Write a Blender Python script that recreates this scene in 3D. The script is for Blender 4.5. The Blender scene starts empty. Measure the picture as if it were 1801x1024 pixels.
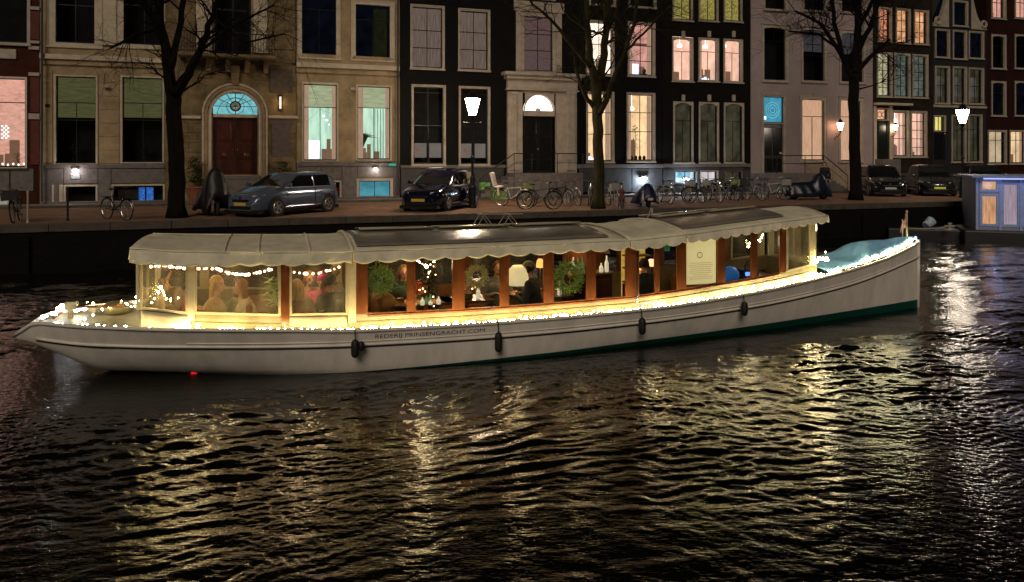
import bpy, math, random
import numpy as np
from mathutils import Vector, Matrix
rnd = random.Random(7)
PI = math.pi
scene = bpy.context.scene
COL = scene.collection
# ------------------------------------------------------------------ camera, world, sun
FPX, CXP, HY = 1300.0, 900.5, 280.0            # focal length in photo pixels, principal column, horizon row
CAMZ, WZ = 1.9, -1.4                           # eye above the street, water level
cam_d = bpy.data.cameras.new('camera')
cam_d.sensor_width = 36.0
cam_d.lens = 36.0 * FPX / 1801.0
cam_d.shift_y = -(512 - HY) / 1801.0
cam_d.clip_start, cam_d.clip_end = 0.1, 600
cam = bpy.data.objects.new('camera', cam_d); COL.objects.link(cam)
cam.location = (0, 0, CAMZ); cam.rotation_euler = (math.radians(90), 0, 0)
scene.camera = cam
world = bpy.data.worlds.new("World"); scene.world = world; world.use_nodes = True
wn = world.node_tree.nodes; wl_ = world.node_tree.links
bg = wn.get('Background') or wn.new('ShaderNodeBackground')
sky = wn.new('ShaderNodeTexSky'); sky.sky_type = 'NISHITA'; sky.sun_disc = False
SUN_EL, SUN_AZ = math.radians(33), math.radians(187)
sky.sun_elevation = SUN_EL; sky.sun_rotation = SUN_AZ
wl_.new(sky.outputs[0], bg.inputs['Color']); bg.inputs['Strength'].default_value = 0.00025
sd = bpy.data.lights.new('night_glow_sun', 'SUN'); sd.energy = 1.02; sd.angle = math.radians(24); sd.color = (1.0, 0.86, 0.68)
so = bpy.data.objects.new('night_glow_sun', sd); COL.objects.link(so)
dv = Vector((math.sin(SUN_AZ) * math.cos(SUN_EL), math.cos(SUN_AZ) * math.cos(SUN_EL), math.sin(SUN_EL)))
so.rotation_euler = (-dv).to_track_quat('-Z', 'Y').to_euler()
scene.view_settings.view_transform = 'Standard'; scene.view_settings.look = 'None'
scene.view_settings.exposure = 0.0; scene.view_settings.gamma = 1.0
scene.view_settings.use_curve_mapping = False
scene.cycles.use_denoising = True
scene.cycles.max_bounces = 8; scene.cycles.glossy_bounces = 4; scene.cycles.transparent_max_bounces = 24
scene.cycles.transmission_bounces = 4; scene.cycles.diffuse_bounces = 2
scene.cycles.sample_clamp_indirect = 30; scene.cycles.caustics_refractive = False
scene.cycles.use_light_tree = True

# ------------------------------------------------------------------ materials
MATS = {}
def pm(name, col, rough=0.6, metal=0.0, var=0.15, scale=6.0, bump=0.0, bscale=None, emit=None, es=0.0, spec=None, var2=None, stretch=None):
    if name in MATS: return MATS[name]
    m = bpy.data.materials.new(name); m.use_nodes = True; MATS[name] = m
    nt = m.node_tree; b = nt.nodes['Principled BSDF']; L = nt.links
    b.inputs['Roughness'].default_value = rough; b.inputs['Metallic'].default_value = metal
    if spec is not None: b.inputs['Specular IOR Level'].default_value = spec
    tc = nt.nodes.new('ShaderNodeTexCoord'); src = tc.outputs['Object']
    if stretch:
        mp = nt.nodes.new('ShaderNodeMapping'); mp.inputs['Scale'].default_value = stretch
        L.new(src, mp.inputs[0]); src = mp.outputs[0]
    n = nt.nodes.new('ShaderNodeTexNoise'); n.inputs['Scale'].default_value = scale; n.inputs['Detail'].default_value = 6
    n.inputs['Roughness'].default_value = 0.65
    L.new(src, n.inputs['Vector'])
    r = nt.nodes.new('ShaderNodeValToRGB'); e = r.color_ramp.elements
    c = np.array(col, float); c2 = c * (1 + var) if var2 is None else np.array(var2, float)
    e[0].position, e[1].position = 0.32, 0.68
    e[0].color = (*np.clip(c * (1 - var), 0, 1), 1); e[1].color = (*np.clip(c2, 0, 1), 1)
    L.new(n.outputs[0], r.inputs[0]); L.new(r.outputs[0], b.inputs['Base Color'])
    if bump:
        n2 = nt.nodes.new('ShaderNodeTexNoise'); n2.inputs['Scale'].default_value = bscale or scale * 4; n2.inputs['Detail'].default_value = 5
        L.new(src, n2.inputs['Vector'])
        bp = nt.nodes.new('ShaderNodeBump'); bp.inputs['Strength'].default_value = bump; bp.inputs['Distance'].default_value = 0.02
        L.new(n2.outputs[0], bp.inputs['Height']); L.new(bp.outputs[0], b.inputs['Normal'])
    if emit is not None:
        b.inputs['Emission Color'].default_value = (*emit, 1); b.inputs['Emission Strength'].default_value = es
    return m
def brick_mat(name, c1, c2, mort, bw=0.22, bh=0.065, rough=0.85, bump=0.6, horiz=False):
    if name in MATS: return MATS[name]
    m = bpy.data.materials.new(name); m.use_nodes = True; MATS[name] = m
    nt = m.node_tree; b = nt.nodes['Principled BSDF']; L = nt.links; b.inputs['Roughness'].default_value = rough; b.inputs['Specular IOR Level'].default_value = .12
    tc = nt.nodes.new('ShaderNodeTexCoord'); mp = nt.nodes.new('ShaderNodeMapping')
    if not horiz: mp.inputs['Rotation'].default_value = (PI / 2, 0, 0)
    br = nt.nodes.new('ShaderNodeTexBrick'); L.new(tc.outputs['Object'], mp.inputs[0]); L.new(mp.outputs[0], br.inputs['Vector'])
    br.inputs['Scale'].default_value = 1; br.inputs['Brick Width'].default_value = bw; br.inputs['Row Height'].default_value = bh
    br.inputs['Mortar Size'].default_value = 0.008; br.inputs['Color1'].default_value = (*c1, 1); br.inputs['Color2'].default_value = (*c2, 1)
    br.inputs['Mortar'].default_value = (*mort, 1)
    n = nt.nodes.new('ShaderNodeTexNoise'); n.inputs['Scale'].default_value = 1.3; n.inputs['Detail'].default_value = 7
    L.new(tc.outputs['Object'], n.inputs['Vector'])
    mx = nt.nodes.new('ShaderNodeMixRGB'); mx.blend_type = 'MULTIPLY'; mx.inputs[0].default_value = 0.7
    r = nt.nodes.new('ShaderNodeValToRGB'); r.color_ramp.elements[0].position = .3; r.color_ramp.elements[1].position = .7
    r.color_ramp.elements[0].color = (.45, .45, .45, 1); r.color_ramp.elements[1].color = (1.1, 1.1, 1.1, 1)
    L.new(n.outputs[0], r.inputs[0]); L.new(br.outputs['Color'], mx.inputs[1]); L.new(r.outputs[0], mx.inputs[2]); L.new(mx.outputs[0], b.inputs['Base Color'])
    bp = nt.nodes.new('ShaderNodeBump'); bp.inputs['Strength'].default_value = bump; bp.inputs['Distance'].default_value = 0.01; bp.invert = True
    L.new(br.outputs['Fac'], bp.inputs['Height']); L.new(bp.outputs[0], b.inputs['Normal'])
    return m
def glass_mat(name, tint=(1, 1, 1), refl=1.0, rough=0.02):
    if name in MATS: return MATS[name]
    m = bpy.data.materials.new(name); m.use_nodes = True; MATS[name] = m
    nt = m.node_tree; L = nt.links; nt.nodes.clear()
    o = nt.nodes.new('ShaderNodeOutputMaterial'); t = nt.nodes.new('ShaderNodeBsdfTransparent'); g = nt.nodes.new('ShaderNodeBsdfGlossy')
    fr = nt.nodes.new('ShaderNodeFresnel'); fr.inputs['IOR'].default_value = 1.5
    mu = nt.nodes.new('ShaderNodeMath'); mu.operation = 'MULTIPLY'; mu.inputs[1].default_value = refl; mu.use_clamp = True
    t.inputs[0].default_value = (*tint, 1); g.inputs['Roughness'].default_value = rough
    n = nt.nodes.new('ShaderNodeTexNoise'); n.inputs['Scale'].default_value = 1.7
    bp = nt.nodes.new('ShaderNodeBump'); bp.inputs['Strength'].default_value = 0.05; bp.inputs['Distance'].default_value = 0.05
    L.new(n.outputs[0], bp.inputs['Height']); L.new(bp.outputs[0], g.inputs['Normal'])
    mx = nt.nodes.new('ShaderNodeMixShader'); L.new(fr.outputs[0], mu.inputs[0]); L.new(mu.outputs[0], mx.inputs[0])
    L.new(t.outputs[0], mx.inputs[1]); L.new(g.outputs[0], mx.inputs[2]); L.new(mx.outputs[0], o.inputs[0])
    return m
def room_mat(name,col,s,var,scale,stretch):  # room walls emit light themselves, in place of lamplight
    m=pm(name,tuple(min(.8,c*.75) for c in col),.9,var=var or .15,scale=scale,stretch=stretch)
    nt=m.node_tree; b=nt.nodes['Principled BSDF']; mx=nt.nodes.new('ShaderNodeMixRGB'); mx.blend_type='MULTIPLY'; mx.inputs[0].default_value=1; mx.inputs[2].default_value=(1.33,1.33,1.33,1)
    nt.links.new(b.inputs['Base Color'].links[0].from_socket,mx.inputs[1]); nt.links.new(mx.outputs[0],b.inputs['Emission Color']); b.inputs['Emission Strength'].default_value=s*.62
    return m
def emi(name, col, s, var=0.0, scale=3.0, stretch=None, col2=None):
    if name in MATS: return MATS[name]
    if name.startswith('room_') and max(col)>.3 and not col2: return room_mat(name,col,s,var,scale,stretch)
    m = bpy.data.materials.new(name); m.use_nodes = True; MATS[name] = m
    nt = m.node_tree; L = nt.links; nt.nodes.clear()
    o = nt.nodes.new('ShaderNodeOutputMaterial'); e = nt.nodes.new('ShaderNodeEmission')
    e.inputs['Color'].default_value = (*col, 1); e.inputs['Strength'].default_value = s
    if var > 0 or col2:
        tc = nt.nodes.new('ShaderNodeTexCoord'); n = nt.nodes.new('ShaderNodeTexNoise'); n.inputs['Scale'].default_value = scale
        mp = nt.nodes.new('ShaderNodeMapping'); mp.inputs['Scale'].default_value = stretch or (1, 1, 1)
        n.inputs['Detail'].default_value = 4
        L.new(tc.outputs['Object'], mp.inputs[0]); L.new(mp.outputs[0], n.inputs['Vector'])
        r = nt.nodes.new('ShaderNodeValToRGB'); r.color_ramp.elements[0].position = .36; r.color_ramp.elements[1].position = .64
        a = np.array(col); b2 = np.array(col2) if col2 else a * (1 - var)
        r.color_ramp.elements[0].color = (*b2, 1); r.color_ramp.elements[1].color = (*a, 1)
        L.new(n.outputs[0], r.inputs[0]); L.new(r.outputs[0], e.inputs['Color'])
    L.new(e.outputs[0], o.inputs[0])
    return m
CREAM = pm('cream_stucco', (.32, .235, .135), .85, var=.36, scale=1.1, bump=.25, bscale=30)
CREAMT = pm('cream_trim', (.50, .42, .32), .7, var=.15, scale=3, bump=.1)
SAND = pm('sandstone', (.17, .12, .06), .9, var=.4, scale=2.2, bump=.5, bscale=14)
GRAN = pm('granite_plinth', (.14, .12, .115), .75, var=.3, scale=5, bump=.2)
WHITEP = pm('white_paint', (.62, .55, .46), .5, var=.12, scale=3)
OFFW = pm('aged_white', (.40, .34, .28), .6, var=.2, scale=2.5, bump=.1)
BLACKP = brick_mat('black_painted_brick', (.006, .0055, .0055), (.009, .008, .008), (.004, .004, .004), rough=.6)
BLACK2 = brick_mat('soot_brick', (.008, .007, .006), (.011, .009, .007), (.005, .0045, .004), rough=.75)
MAUVE = pm('pale_mauve_render', (.34, .27, .27), .85, var=.12, scale=1.2, bump=.2, bscale=25)
BROWNB = brick_mat('brown_brick', (.026, .017, .014), (.035, .022, .017), (.025, .02, .018))
REDB = brick_mat('red_brick', (.09, .020, .012), (.07, .016, .010), (.04, .026, .02)); REDB2 = brick_mat('dark_red_brick', (.045, .012, .009), (.035, .010, .008), (.02, .015, .012))
DKRED = pm('dark_red_panel', (.11, .022, .014), .8, var=.25, scale=4)
BLKW = pm('black_woodwork', (.010, .010, .011), .35, var=.3, scale=5)
DKGREY = pm('dark_grey_plinth', (.045, .042, .042), .7, var=.3, scale=3, bump=.2)
IRON = pm('black_iron', (.008, .008, .009), .45, metal=.3, var=.2)
GLASS = glass_mat('window_glass')
DARKROOM = pm('unlit_room', (.012, .012, .014), .9, var=.5, scale=2)
ROOFT = pm('roof_tiles', (.04, .035, .035), .8, var=.3, scale=4, bump=.5)
WOODDOOR = pm('dark_red_wood', (.06, .016, .010), .3, var=.5, scale=6, stretch=(1, 1, .2))

# ------------------------------------------------------------------ mesh builder
class MB:
    def __init__(s): s.v = []; s.f = []; s.m = []; s.cur = 0
    def quad(s, a, b, c, d): n = len(s.v); s.v += [a, b, c, d]; s.f.append((n, n+1, n+2, n+3)); s.m.append(s.cur); return s
    def poly(s, pts): n = len(s.v); s.v += list(pts); s.f.append(tuple(range(n, n+len(pts)))); s.m.append(s.cur); return s
    def box(s, x0, x1, y0, y1, z0, z1, T=None):
        if x0 > x1: x0, x1 = x1, x0
        if y0 > y1: y0, y1 = y1, y0
        if z0 > z1: z0, z1 = z1, z0
        n = len(s.v)
        P = [(x0,y0,z0),(x1,y0,z0),(x1,y1,z0),(x0,y1,z0),(x0,y0,z1),(x1,y0,z1),(x1,y1,z1),(x0,y1,z1)]
        if T is not None: P = [tuple(T @ Vector(p)) for p in P]
        s.v += P
        for q in ((0,3,2,1),(4,5,6,7),(0,1,5,4),(1,2,6,5),(2,3,7,6),(3,0,4,7)):
            s.f.append(tuple(n+i for i in q)); s.m.append(s.cur)
        return s
    def tube(s, pts, r, n=8, cap=True):
        pts = [Vector(p) for p in pts]; rs = r if hasattr(r, '__len__') else [r] * len(pts)
        base = len(s.v); N = len(pts); up = None
        for i, p in enumerate(pts):
            t = (pts[min(i+1, N-1)] - pts[max(i-1, 0)])
            if t.length < 1e-9: t = Vector((0, 0, 1))
            t.normalize()
            if up is None:
                up = Vector((0, 0, 1)) if abs(t.z) < .9 else Vector((1, 0, 0))
            a = t.cross(up)
            if a.length < 1e-6: a = t.cross(Vector((0, 1, 0)))
            a.normalize(); b = a.cross(t); up = b.copy() if b.length > 0 else up
            for k in range(n):
                w = 2 * PI * k / n
                s.v.append(tuple(p + (a * math.cos(w) + b * math.sin(w)) * rs[i]))
        for i in range(N - 1):
            for k in range(n):
                k2 = (k + 1) % n
                s.f.append((base+i*n+k, base+i*n+k2, base+(i+1)*n+k2, base+(i+1)*n+k)); s.m.append(s.cur)
        if cap:
            s.f.append(tuple(base+k for k in range(n))[::-1]); s.m.append(s.cur)
            s.f.append(tuple(base+(N-1)*n+k for k in range(n))); s.m.append(s.cur)
        return s
    def lathe(s, prof, c=(0,0,0), n=12, axis='z', cap=True):
        base = len(s.v); c = Vector(c)
        for (r, h) in prof:
            for k in range(n):
                w = 2 * PI * k / n; x, y = r*math.cos(w), r*math.sin(w)
                p = (x, y, h) if axis == 'z' else ((x, h, y) if axis == 'y' else (h, x, y))
                s.v.append(tuple(c + Vector(p)))
        for i in range(len(prof)-1):
            for k in range(n):
                k2 = (k+1) % n
                s.f.append((base+i*n+k, base+i*n+k2, base+(i+1)*n+k2, base+(i+1)*n+k)); s.m.append(s.cur)
        if cap:
            s.f.append(tuple(base+k for k in range(n))[::-1]); s.m.append(s.cur)
            s.f.append(tuple(base+(len(prof)-1)*n+k for k in range(n))); s.m.append(s.cur)
        return s
    def ell(s, c, r, n=12, rings=8):
        c = Vector(c); prof = []
        base = len(s.v)
        for i in range(rings+1):
            t = PI * i / rings
            for k in range(n):
                w = 2*PI*k/n
                s.v.append((c.x + r[0]*math.sin(t)*math.cos(w), c.y + r[1]*math.sin(t)*math.sin(w), c.z - r[2]*math.cos(t)))
        for i in range(rings):
            for k in range(n):
                k2 = (k+1) % n
                s.f.append((base+i*n+k, base+i*n+k2, base+(i+1)*n+k2, base+(i+1)*n+k)); s.m.append(s.cur)
        return s
    def torus(s, c, R, r, n=24, m=6, axis='y', a0=0, a1=2*PI):
        c = Vector(c); pts = []
        full = abs(a1-a0-2*PI) < 1e-6
        base = len(s.v); N = n if full else n+1
        for i in range(N):
            w = a0 + (a1-a0)*i/n
            for k in range(m):
                q = 2*PI*k/m; d = R + r*math.cos(q); h = r*math.sin(q)
                x, z = d*math.cos(w), d*math.sin(w)
                p = (x, h, z) if axis == 'y' else ((x, z, h) if axis == 'z' else (h, x, z))
                s.v.append(tuple(c + Vector(p)))
        for i in range(n if full else n):
            j = (i+1) % N
            if not full and i == n: break
            for k in range(m):
                k2 = (k+1) % m
                s.f.append((base+i*m+k, base+j*m+k, base+j*m+k2, base+i*m+k2)); s.m.append(s.cur)
        return s
    def prism(s, poly, y0, y1):
        """poly of (x,z) extruded along y"""
        n = len(poly); b = len(s.v)
        s.v += [(x, y0, z) for x, z in poly] + [(x, y1, z) for x, z in poly]
        s.f.append(tuple(range(b, b+n))); s.m.append(s.cur)
        s.f.append(tuple(range(b+2*n-1, b+n-1, -1))); s.m.append(s.cur)
        for i in range(n):
            j = (i+1) % n
            s.f.append((b+j, b+i, b+n+i, b+n+j)); s.m.append(s.cur)
        return s
    def grid(s, P):
        """P: rows of points"""
        b = len(s.v); R = len(P); C = len(P[0])
        for row in P: s.v += [tuple(p) for p in row]
        for i in range(R-1):
            for j in range(C-1):
                s.f.append((b+i*C+j, b+i*C+j+1, b+(i+1)*C+j+1, b+(i+1)*C+j)); s.m.append(s.cur)
        return s
    def mesh(s, name, mats):
        me = bpy.data.meshes.new(name); me.from_pydata([tuple(p) for p in s.v], [], s.f)
        for m in (mats if isinstance(mats, (list, tuple)) else [mats]): me.materials.append(m)
        if any(s.m): me.polygons.foreach_set('material_index', s.m)
        me.update(); return me
    def build(s, name, mats, parent=None, smooth=False, bevel=0, loc=None, label=None, kind=None, solid=0, sub=0):
        me = s.mesh(name, mats)
        return obj(name, me, parent, smooth, bevel, loc, label, kind, solid, sub)
def obj(name, me, parent=None, smooth=False, bevel=0, loc=None, label=None, kind=None, solid=0, sub=0):
    o = bpy.data.objects.new(name, me); COL.objects.link(o)
    if smooth:
        me.polygons.foreach_set('use_smooth', [True]*len(me.polygons))
    if parent: o.parent = parent
    if loc: o.location = loc
    if solid:
        md = o.modifiers.new('solid', 'SOLIDIFY'); md.thickness = solid; md.offset = 0
    if bevel:
        md = o.modifiers.new('bevel', 'BEVEL'); md.width = bevel; md.segments = 2; md.limit_method = 'ANGLE'
    if sub:
        md = o.modifiers.new('sub', 'SUBSURF'); md.levels = sub; md.render_levels = sub
    if label: o['label'] = label
    if kind: o['kind'] = kind
    return o
def thing(name, label, cat, loc=(0,0,0), rz=0, group=None):
    o = bpy.data.objects.new(name, None); COL.objects.link(o); o.location = loc; o.rotation_euler = (0, 0, rz)
    o.empty_display_size = .2
    o['label'] = label; o['category'] = cat
    if group: o['group'] = group
    return o
def tag(o, label, cat, group=None):
    o['label'] = label; o['category'] = cat
    if group: o['group'] = group
    return o
def kids(o): return CH.get(o.name, [c for c in bpy.data.objects if c.parent == o])
CH = {}
def copy_tree(o, parent=None, **kw):
    c = o.copy(); COL.objects.link(c)
    if parent: c.parent = parent
    for ch in [x for x in ALLC if x.parent == o]: copy_tree(ch, c)
    return c
def dup(root, loc, rz, label, group=None, scale=None):
    global ALLC
    ALLC = [x for x in bpy.data.objects if x.parent is not None]
    r = copy_tree(root); r.location = loc; r.rotation_euler = (0, 0, rz); r['label'] = label
    if group: r['group'] = group
    if scale: r.scale = (scale,)*3
    return r
def point_light(name, loc, power, col, radius=.08, parent=None):
    l = bpy.data.lights.new(name, 'POINT'); l.energy = power; l.color = col; l.shadow_soft_size = radius
    o = bpy.data.objects.new(name, l); COL.objects.link(o); o.location = loc
    if parent: o.parent = parent
    return o

# ------------------------------------------------------------------ street frame (a along the facades, b away from the canal)
PHI = math.atan(FPX / 3700.0)
EX, EY = math.cos(PHI), math.sin(PHI)
F0 = Vector(((600 - CXP) / FPX * 33.85, 33.85, 0))
def W(a, b=0, z=0): return Vector((F0.x + a*EX - b*EY, F0.y + a*EY + b*EX, z))
def fa(px, b=0):
    t = (px - CXP) / FPX; ox, oy = F0.x - b*EY, F0.y + b*EX
    a = (t*oy - ox) / (EX - t*EY); return a, oy + a*EY
def P(px, py, b=0):
    a, Y = fa(px, b); return a, CAMZ - (py - HY) * Y / FPX
def G(px, py):
    """ground point (street z=0) seen at a pixel -> (a,b)"""
    Y = FPX*CAMZ/(py-HY); X = (px-CXP)/FPX*Y
    dx, dy = X-F0.x, Y-F0.y
    return dx*EX+dy*EY, -dx*EY+dy*EX
QB = -10.0                                                 # quay edge
street = MB().quad(tuple(W(-120,QB+.35)), tuple(W(160,QB+.35)), tuple(W(160,260)), tuple(W(-120,260)))
STREET = brick_mat('street_brick', (.33,.19,.12), (.27,.15,.10), (.11,.08,.06), bw=.2, bh=.1, horiz=True, bump=.5)
so_ = street.build('ground', STREET, kind='structure')
STONE = pm('quay_stone', (.07,.055,.042), .8, var=.35, scale=3, bump=.4)
kb = MB()
croot = bpy.data.objects.new('quay_kerb', None); COL.objects.link(croot); croot['kind'] = 'structure'; croot.location = W(0,QB,0); croot.rotation_euler=(0,0,PHI)
a = -30.0; i = 0
while a < 60:
    L_ = 1.5 + rnd.random()*.5
    MB().box(a+.008, a+L_-.008, -.03, .34, -.2, .02+rnd.uniform(0,.008)).build('kerb_stone', STONE, croot, bevel=.012)
    a += L_
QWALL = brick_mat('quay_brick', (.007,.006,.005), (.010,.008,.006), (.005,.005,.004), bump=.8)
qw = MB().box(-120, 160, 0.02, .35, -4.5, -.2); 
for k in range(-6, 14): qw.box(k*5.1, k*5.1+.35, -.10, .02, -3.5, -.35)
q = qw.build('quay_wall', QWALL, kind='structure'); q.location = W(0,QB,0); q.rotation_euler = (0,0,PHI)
# pavement strip along the houses
PAVE = pm('pavement_slabs', (.15,.12,.10), .85, var=.25, scale=4, bump=.3)
pv = bpy.data.objects.new('pavement', None); COL.objects.link(pv); pv['kind']='structure'; pv.location=W(0,-1.5,0); pv.rotation_euler=(0,0,PHI)
MB().box(-30, 60, -.16, 0, -.1, .10).build('kerb', STONE, pv, bevel=.02)
MB().box(-30, 60, 0.002, 1.5, -.1, .09).build('paving', PAVE, pv)
canal = MB().quad((-200,-40,WZ-.16),(200,-40,WZ-.16),(200,200,WZ-.16),(-200,200,WZ-.16))

# ------------------------------------------------------------------ windows
def pane(parent, x0, x1, z0, z1, y, mat=GLASS):
    m = MB().quad((x0,y,z0),(x1,y,z0),(x1,y,z1),(x0,y,z1))
    return m.build('pane', mat, parent)
def arch_pts(xc, z, hw, rise, n=10):
    """circle segment from left to right"""
    R = (hw*hw + rise*rise) / (2*rise); zc = z + rise - R; w = math.asin(min(1, hw/R))
    if rise > hw*.98: w = PI/2; R = hw; zc = z
    return [(xc + R*math.sin(-w + 2*w*k/n), zc + R*math.cos(-w + 2*w*k/n)) for k in range(n+1)]
LIT = {}
def room(parent, x0, x1, z0, z1, yf, mat, depth=1.0, ex=.25):
    if depth==1.0 and mat.name.startswith('room_'): depth=1.5
    m = MB(); X0, X1, Z0, Z1 = x0-ex, x1+ex, z0-.15, z1+.25; y0 = yf+.06; y1 = yf+depth
    m.quad((X0,y1,Z0),(X1,y1,Z0),(X1,y1,Z1),(X0,y1,Z1))
    m.quad((X0,y0,Z0),(X0,y1,Z0),(X0,y1,Z1),(X0,y0,Z1)); m.quad((X1,y1,Z0),(X1,y0,Z0),(X1,y0,Z1),(X1,y1,Z1))
    m.quad((X0,y0,Z0),(X1,y0,Z0),(X1,y1,Z0),(X0,y1,Z0)); m.quad((X0,y1,Z1),(X1,y1,Z1),(X1,y0,Z1),(X0,y0,Z1))
    if mat.name in ('room_peach','room_pink','room_white','room_yellow','room_cream','room_mint','room_redpeach') and z1-z0>1.2:
        rl=random.Random(int(x0*100)+int(z0*10)); cx=(x0+x1)/2+rl.uniform(-.25,.25)*(x1-x0); zc=z1-.12-rl.uniform(0,.25)*(z1-z0)
        lm=MB().lathe([(.05,.10),(.14,.0),(.12,-.10),(.03,-.12)],(cx,yf+.55,zc),10); lm.tube([(cx,yf+.55,zc+.1),(cx,yf+.55,Z1)],.008,4); lm.build('pendant_lamp',emi('added_pendant_glow',(1,.92,.8),4.5),parent)  # pendant lamp added so the room walls brighten around it
        fu=MB(); k=rl.randint(0,3)
        for q in range(3+k): xx=X0+.3+(X1-X0-.6)*rl.random(); w_=rl.uniform(.08,.28); fu.box(xx-w_,xx+w_,yf+.6+.07*q,yf+.64+.07*q,Z0,z0+rl.uniform(.12,.42)*(z1-z0)*.8)
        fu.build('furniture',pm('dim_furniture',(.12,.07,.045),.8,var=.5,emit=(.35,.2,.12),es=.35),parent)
        for sx in (0,1):
            if rl.random()<.75:
                w_=(x1-x0)*rl.uniform(.10,.2); a_=x0+.03 if sx==0 else x1-.03-w_
                curtain(parent,a_,a_+w_,z0+.04,z1-.04,yf+.06,emi('side_curtain',(.62,.40,.27),.75,.35,5,(9,9,.5)),3,.03)
    return m.build('room', mat, parent)
def curtain(parent, x0, x1, z0, z1, y, mat, folds=7, amp=.03, name='curtain'):
    n = folds*6; rows = []
    for zz in (z0, z1): rows.append([(x0+(x1-x0)*i/n, y+amp*math.sin(i/6*2*PI)+amp*.4*math.sin(i*1.7), zz) for i in range(n+1)])
    return MB().grid(rows).build(name, mat, parent, smooth=True)
def win(house, A0, r, casing=CREAMT, cw=.10, cols=2, rows=(.33,.66), lit=None, arch=0, sill=True, proud=.05, b=0, extra=None, sash=BLKW, depth=.17, topcols=None, roomdepth=1.0, hood=False):
    """r: pixel rectangle of the outer edge of the casing"""
    x0, _ = fa(r[0], b); x1, _ = fa(r[2], b); xm = (r[0]+r[2])/2
    z0 = P(xm, r[3], b)[1]; z1 = P(xm, r[1], b)[1]
    x0 -= A0; x1 -= A0
    m = MB(); ix0, ix1, iz0, iz1 = x0+cw, x1-cw, z0+cw*.5, z1-cw
    m.box(x0, ix0, -proud+b, .12+b, z0, z1); m.box(ix1, x1, -proud+b, .12+b, z0, z1)
    m.box(ix0, ix1, -proud+b+.002, .12+b, z0, iz0)
    if arch:
        rise = arch*(ix1-ix0); ap = arch_pts((ix0+ix1)/2, iz1-rise, (ix1-ix0)/2, rise)
        m.prism([(ix0, iz1+cw)] + [(p[0], p[1]) for p in ap] + [(ix1, iz1+cw)], -proud+b+.002, .12+b)
    else:
        m.box(ix0, ix1, -proud+b+.002, .12+b, iz1, z1)
    # inner moulding
    if cw > .07:
        m.box(x0-.02, x0+.025, -proud+b-.025, -proud+b, z0, z1+.02); m.box(x1-.025, x1+.02, -proud+b-.025, -proud+b, z0, z1+.02)
        if not arch: m.box(x0+.026, x1-.026, -proud+b-.025, -proud+b, z1-.03, z1+.02)
    fr = m.build('window', casing, house)
    s = MB(); t = .035; y = depth+b-.08
    s.box(ix0, ix0+t, y-.02, y+.03, iz0, iz1); s.box(ix1-t, ix1, y-.02, y+.03, iz0, iz1)
    s.box(ix0+t, ix1-t, y-.02, y+.03, iz0, iz0+t*1.6); s.box(ix0+t, ix1-t, y-.02, y+.03, iz1-t, iz1)
    zs = [iz0+t*1.6] + [iz0+(iz1-iz0)*(1-q) for q in sorted(rows, reverse=True)] + [iz1-t]
    for zz in zs[1:-1]: s.box(ix0+t, ix1-t, y-.015, y+.025, zz-.018, zz+.018)
    for ri in range(len(zs)-1):
        c = cols
        if topcols is not None and ri == len(zs)-2: c = topcols
        xs = [ix0+t + (ix1-ix0-2*t)*k/c for k in range(c+1)]
        za, zb = zs[ri]+(.018 if ri else 0), zs[ri+1]-(.018 if ri < len(zs)-2 else 0)
        for k in range(1, c): s.box(xs[k]-.014, xs[k]+.014, y-.012, y+.022, za, zb)
        for k in range(c): pane(fr, xs[k]+(.014 if k else 0), xs[k+1]-(.014 if k < c-1 else 0), za, zb, y+.004)
    s.build('sash', sash, fr)
    if sill:
        MB().box(x0-.05, x1+.05, -proud+b-.07, .0+b, z0-.075, z0-.003).build('sill', sill if not isinstance(sill, bool) else casing, fr, bevel=.01)
    if hood:
        MB().prism([(x0-.06,z1+.03),(x0-.06,z1+.07),((x0+x1)/2-.12,z1+.10),((x0+x1)/2,z1+.2),((x0+x1)/2+.12,z1+.10),(x1+.06,z1+.07),(x1+.06,z1+.03)], -proud-.05+b, b-.001).build('pediment', casing, fr)
    room(fr, ix0, ix1, iz0, iz1, y+.03, lit or DARKROOM, depth=roomdepth)
    info = (fr, ix0, ix1, iz0, iz1, y)
    if extra: extra(*info)
    return (x0, x1, z0-.0, z1), info
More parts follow.
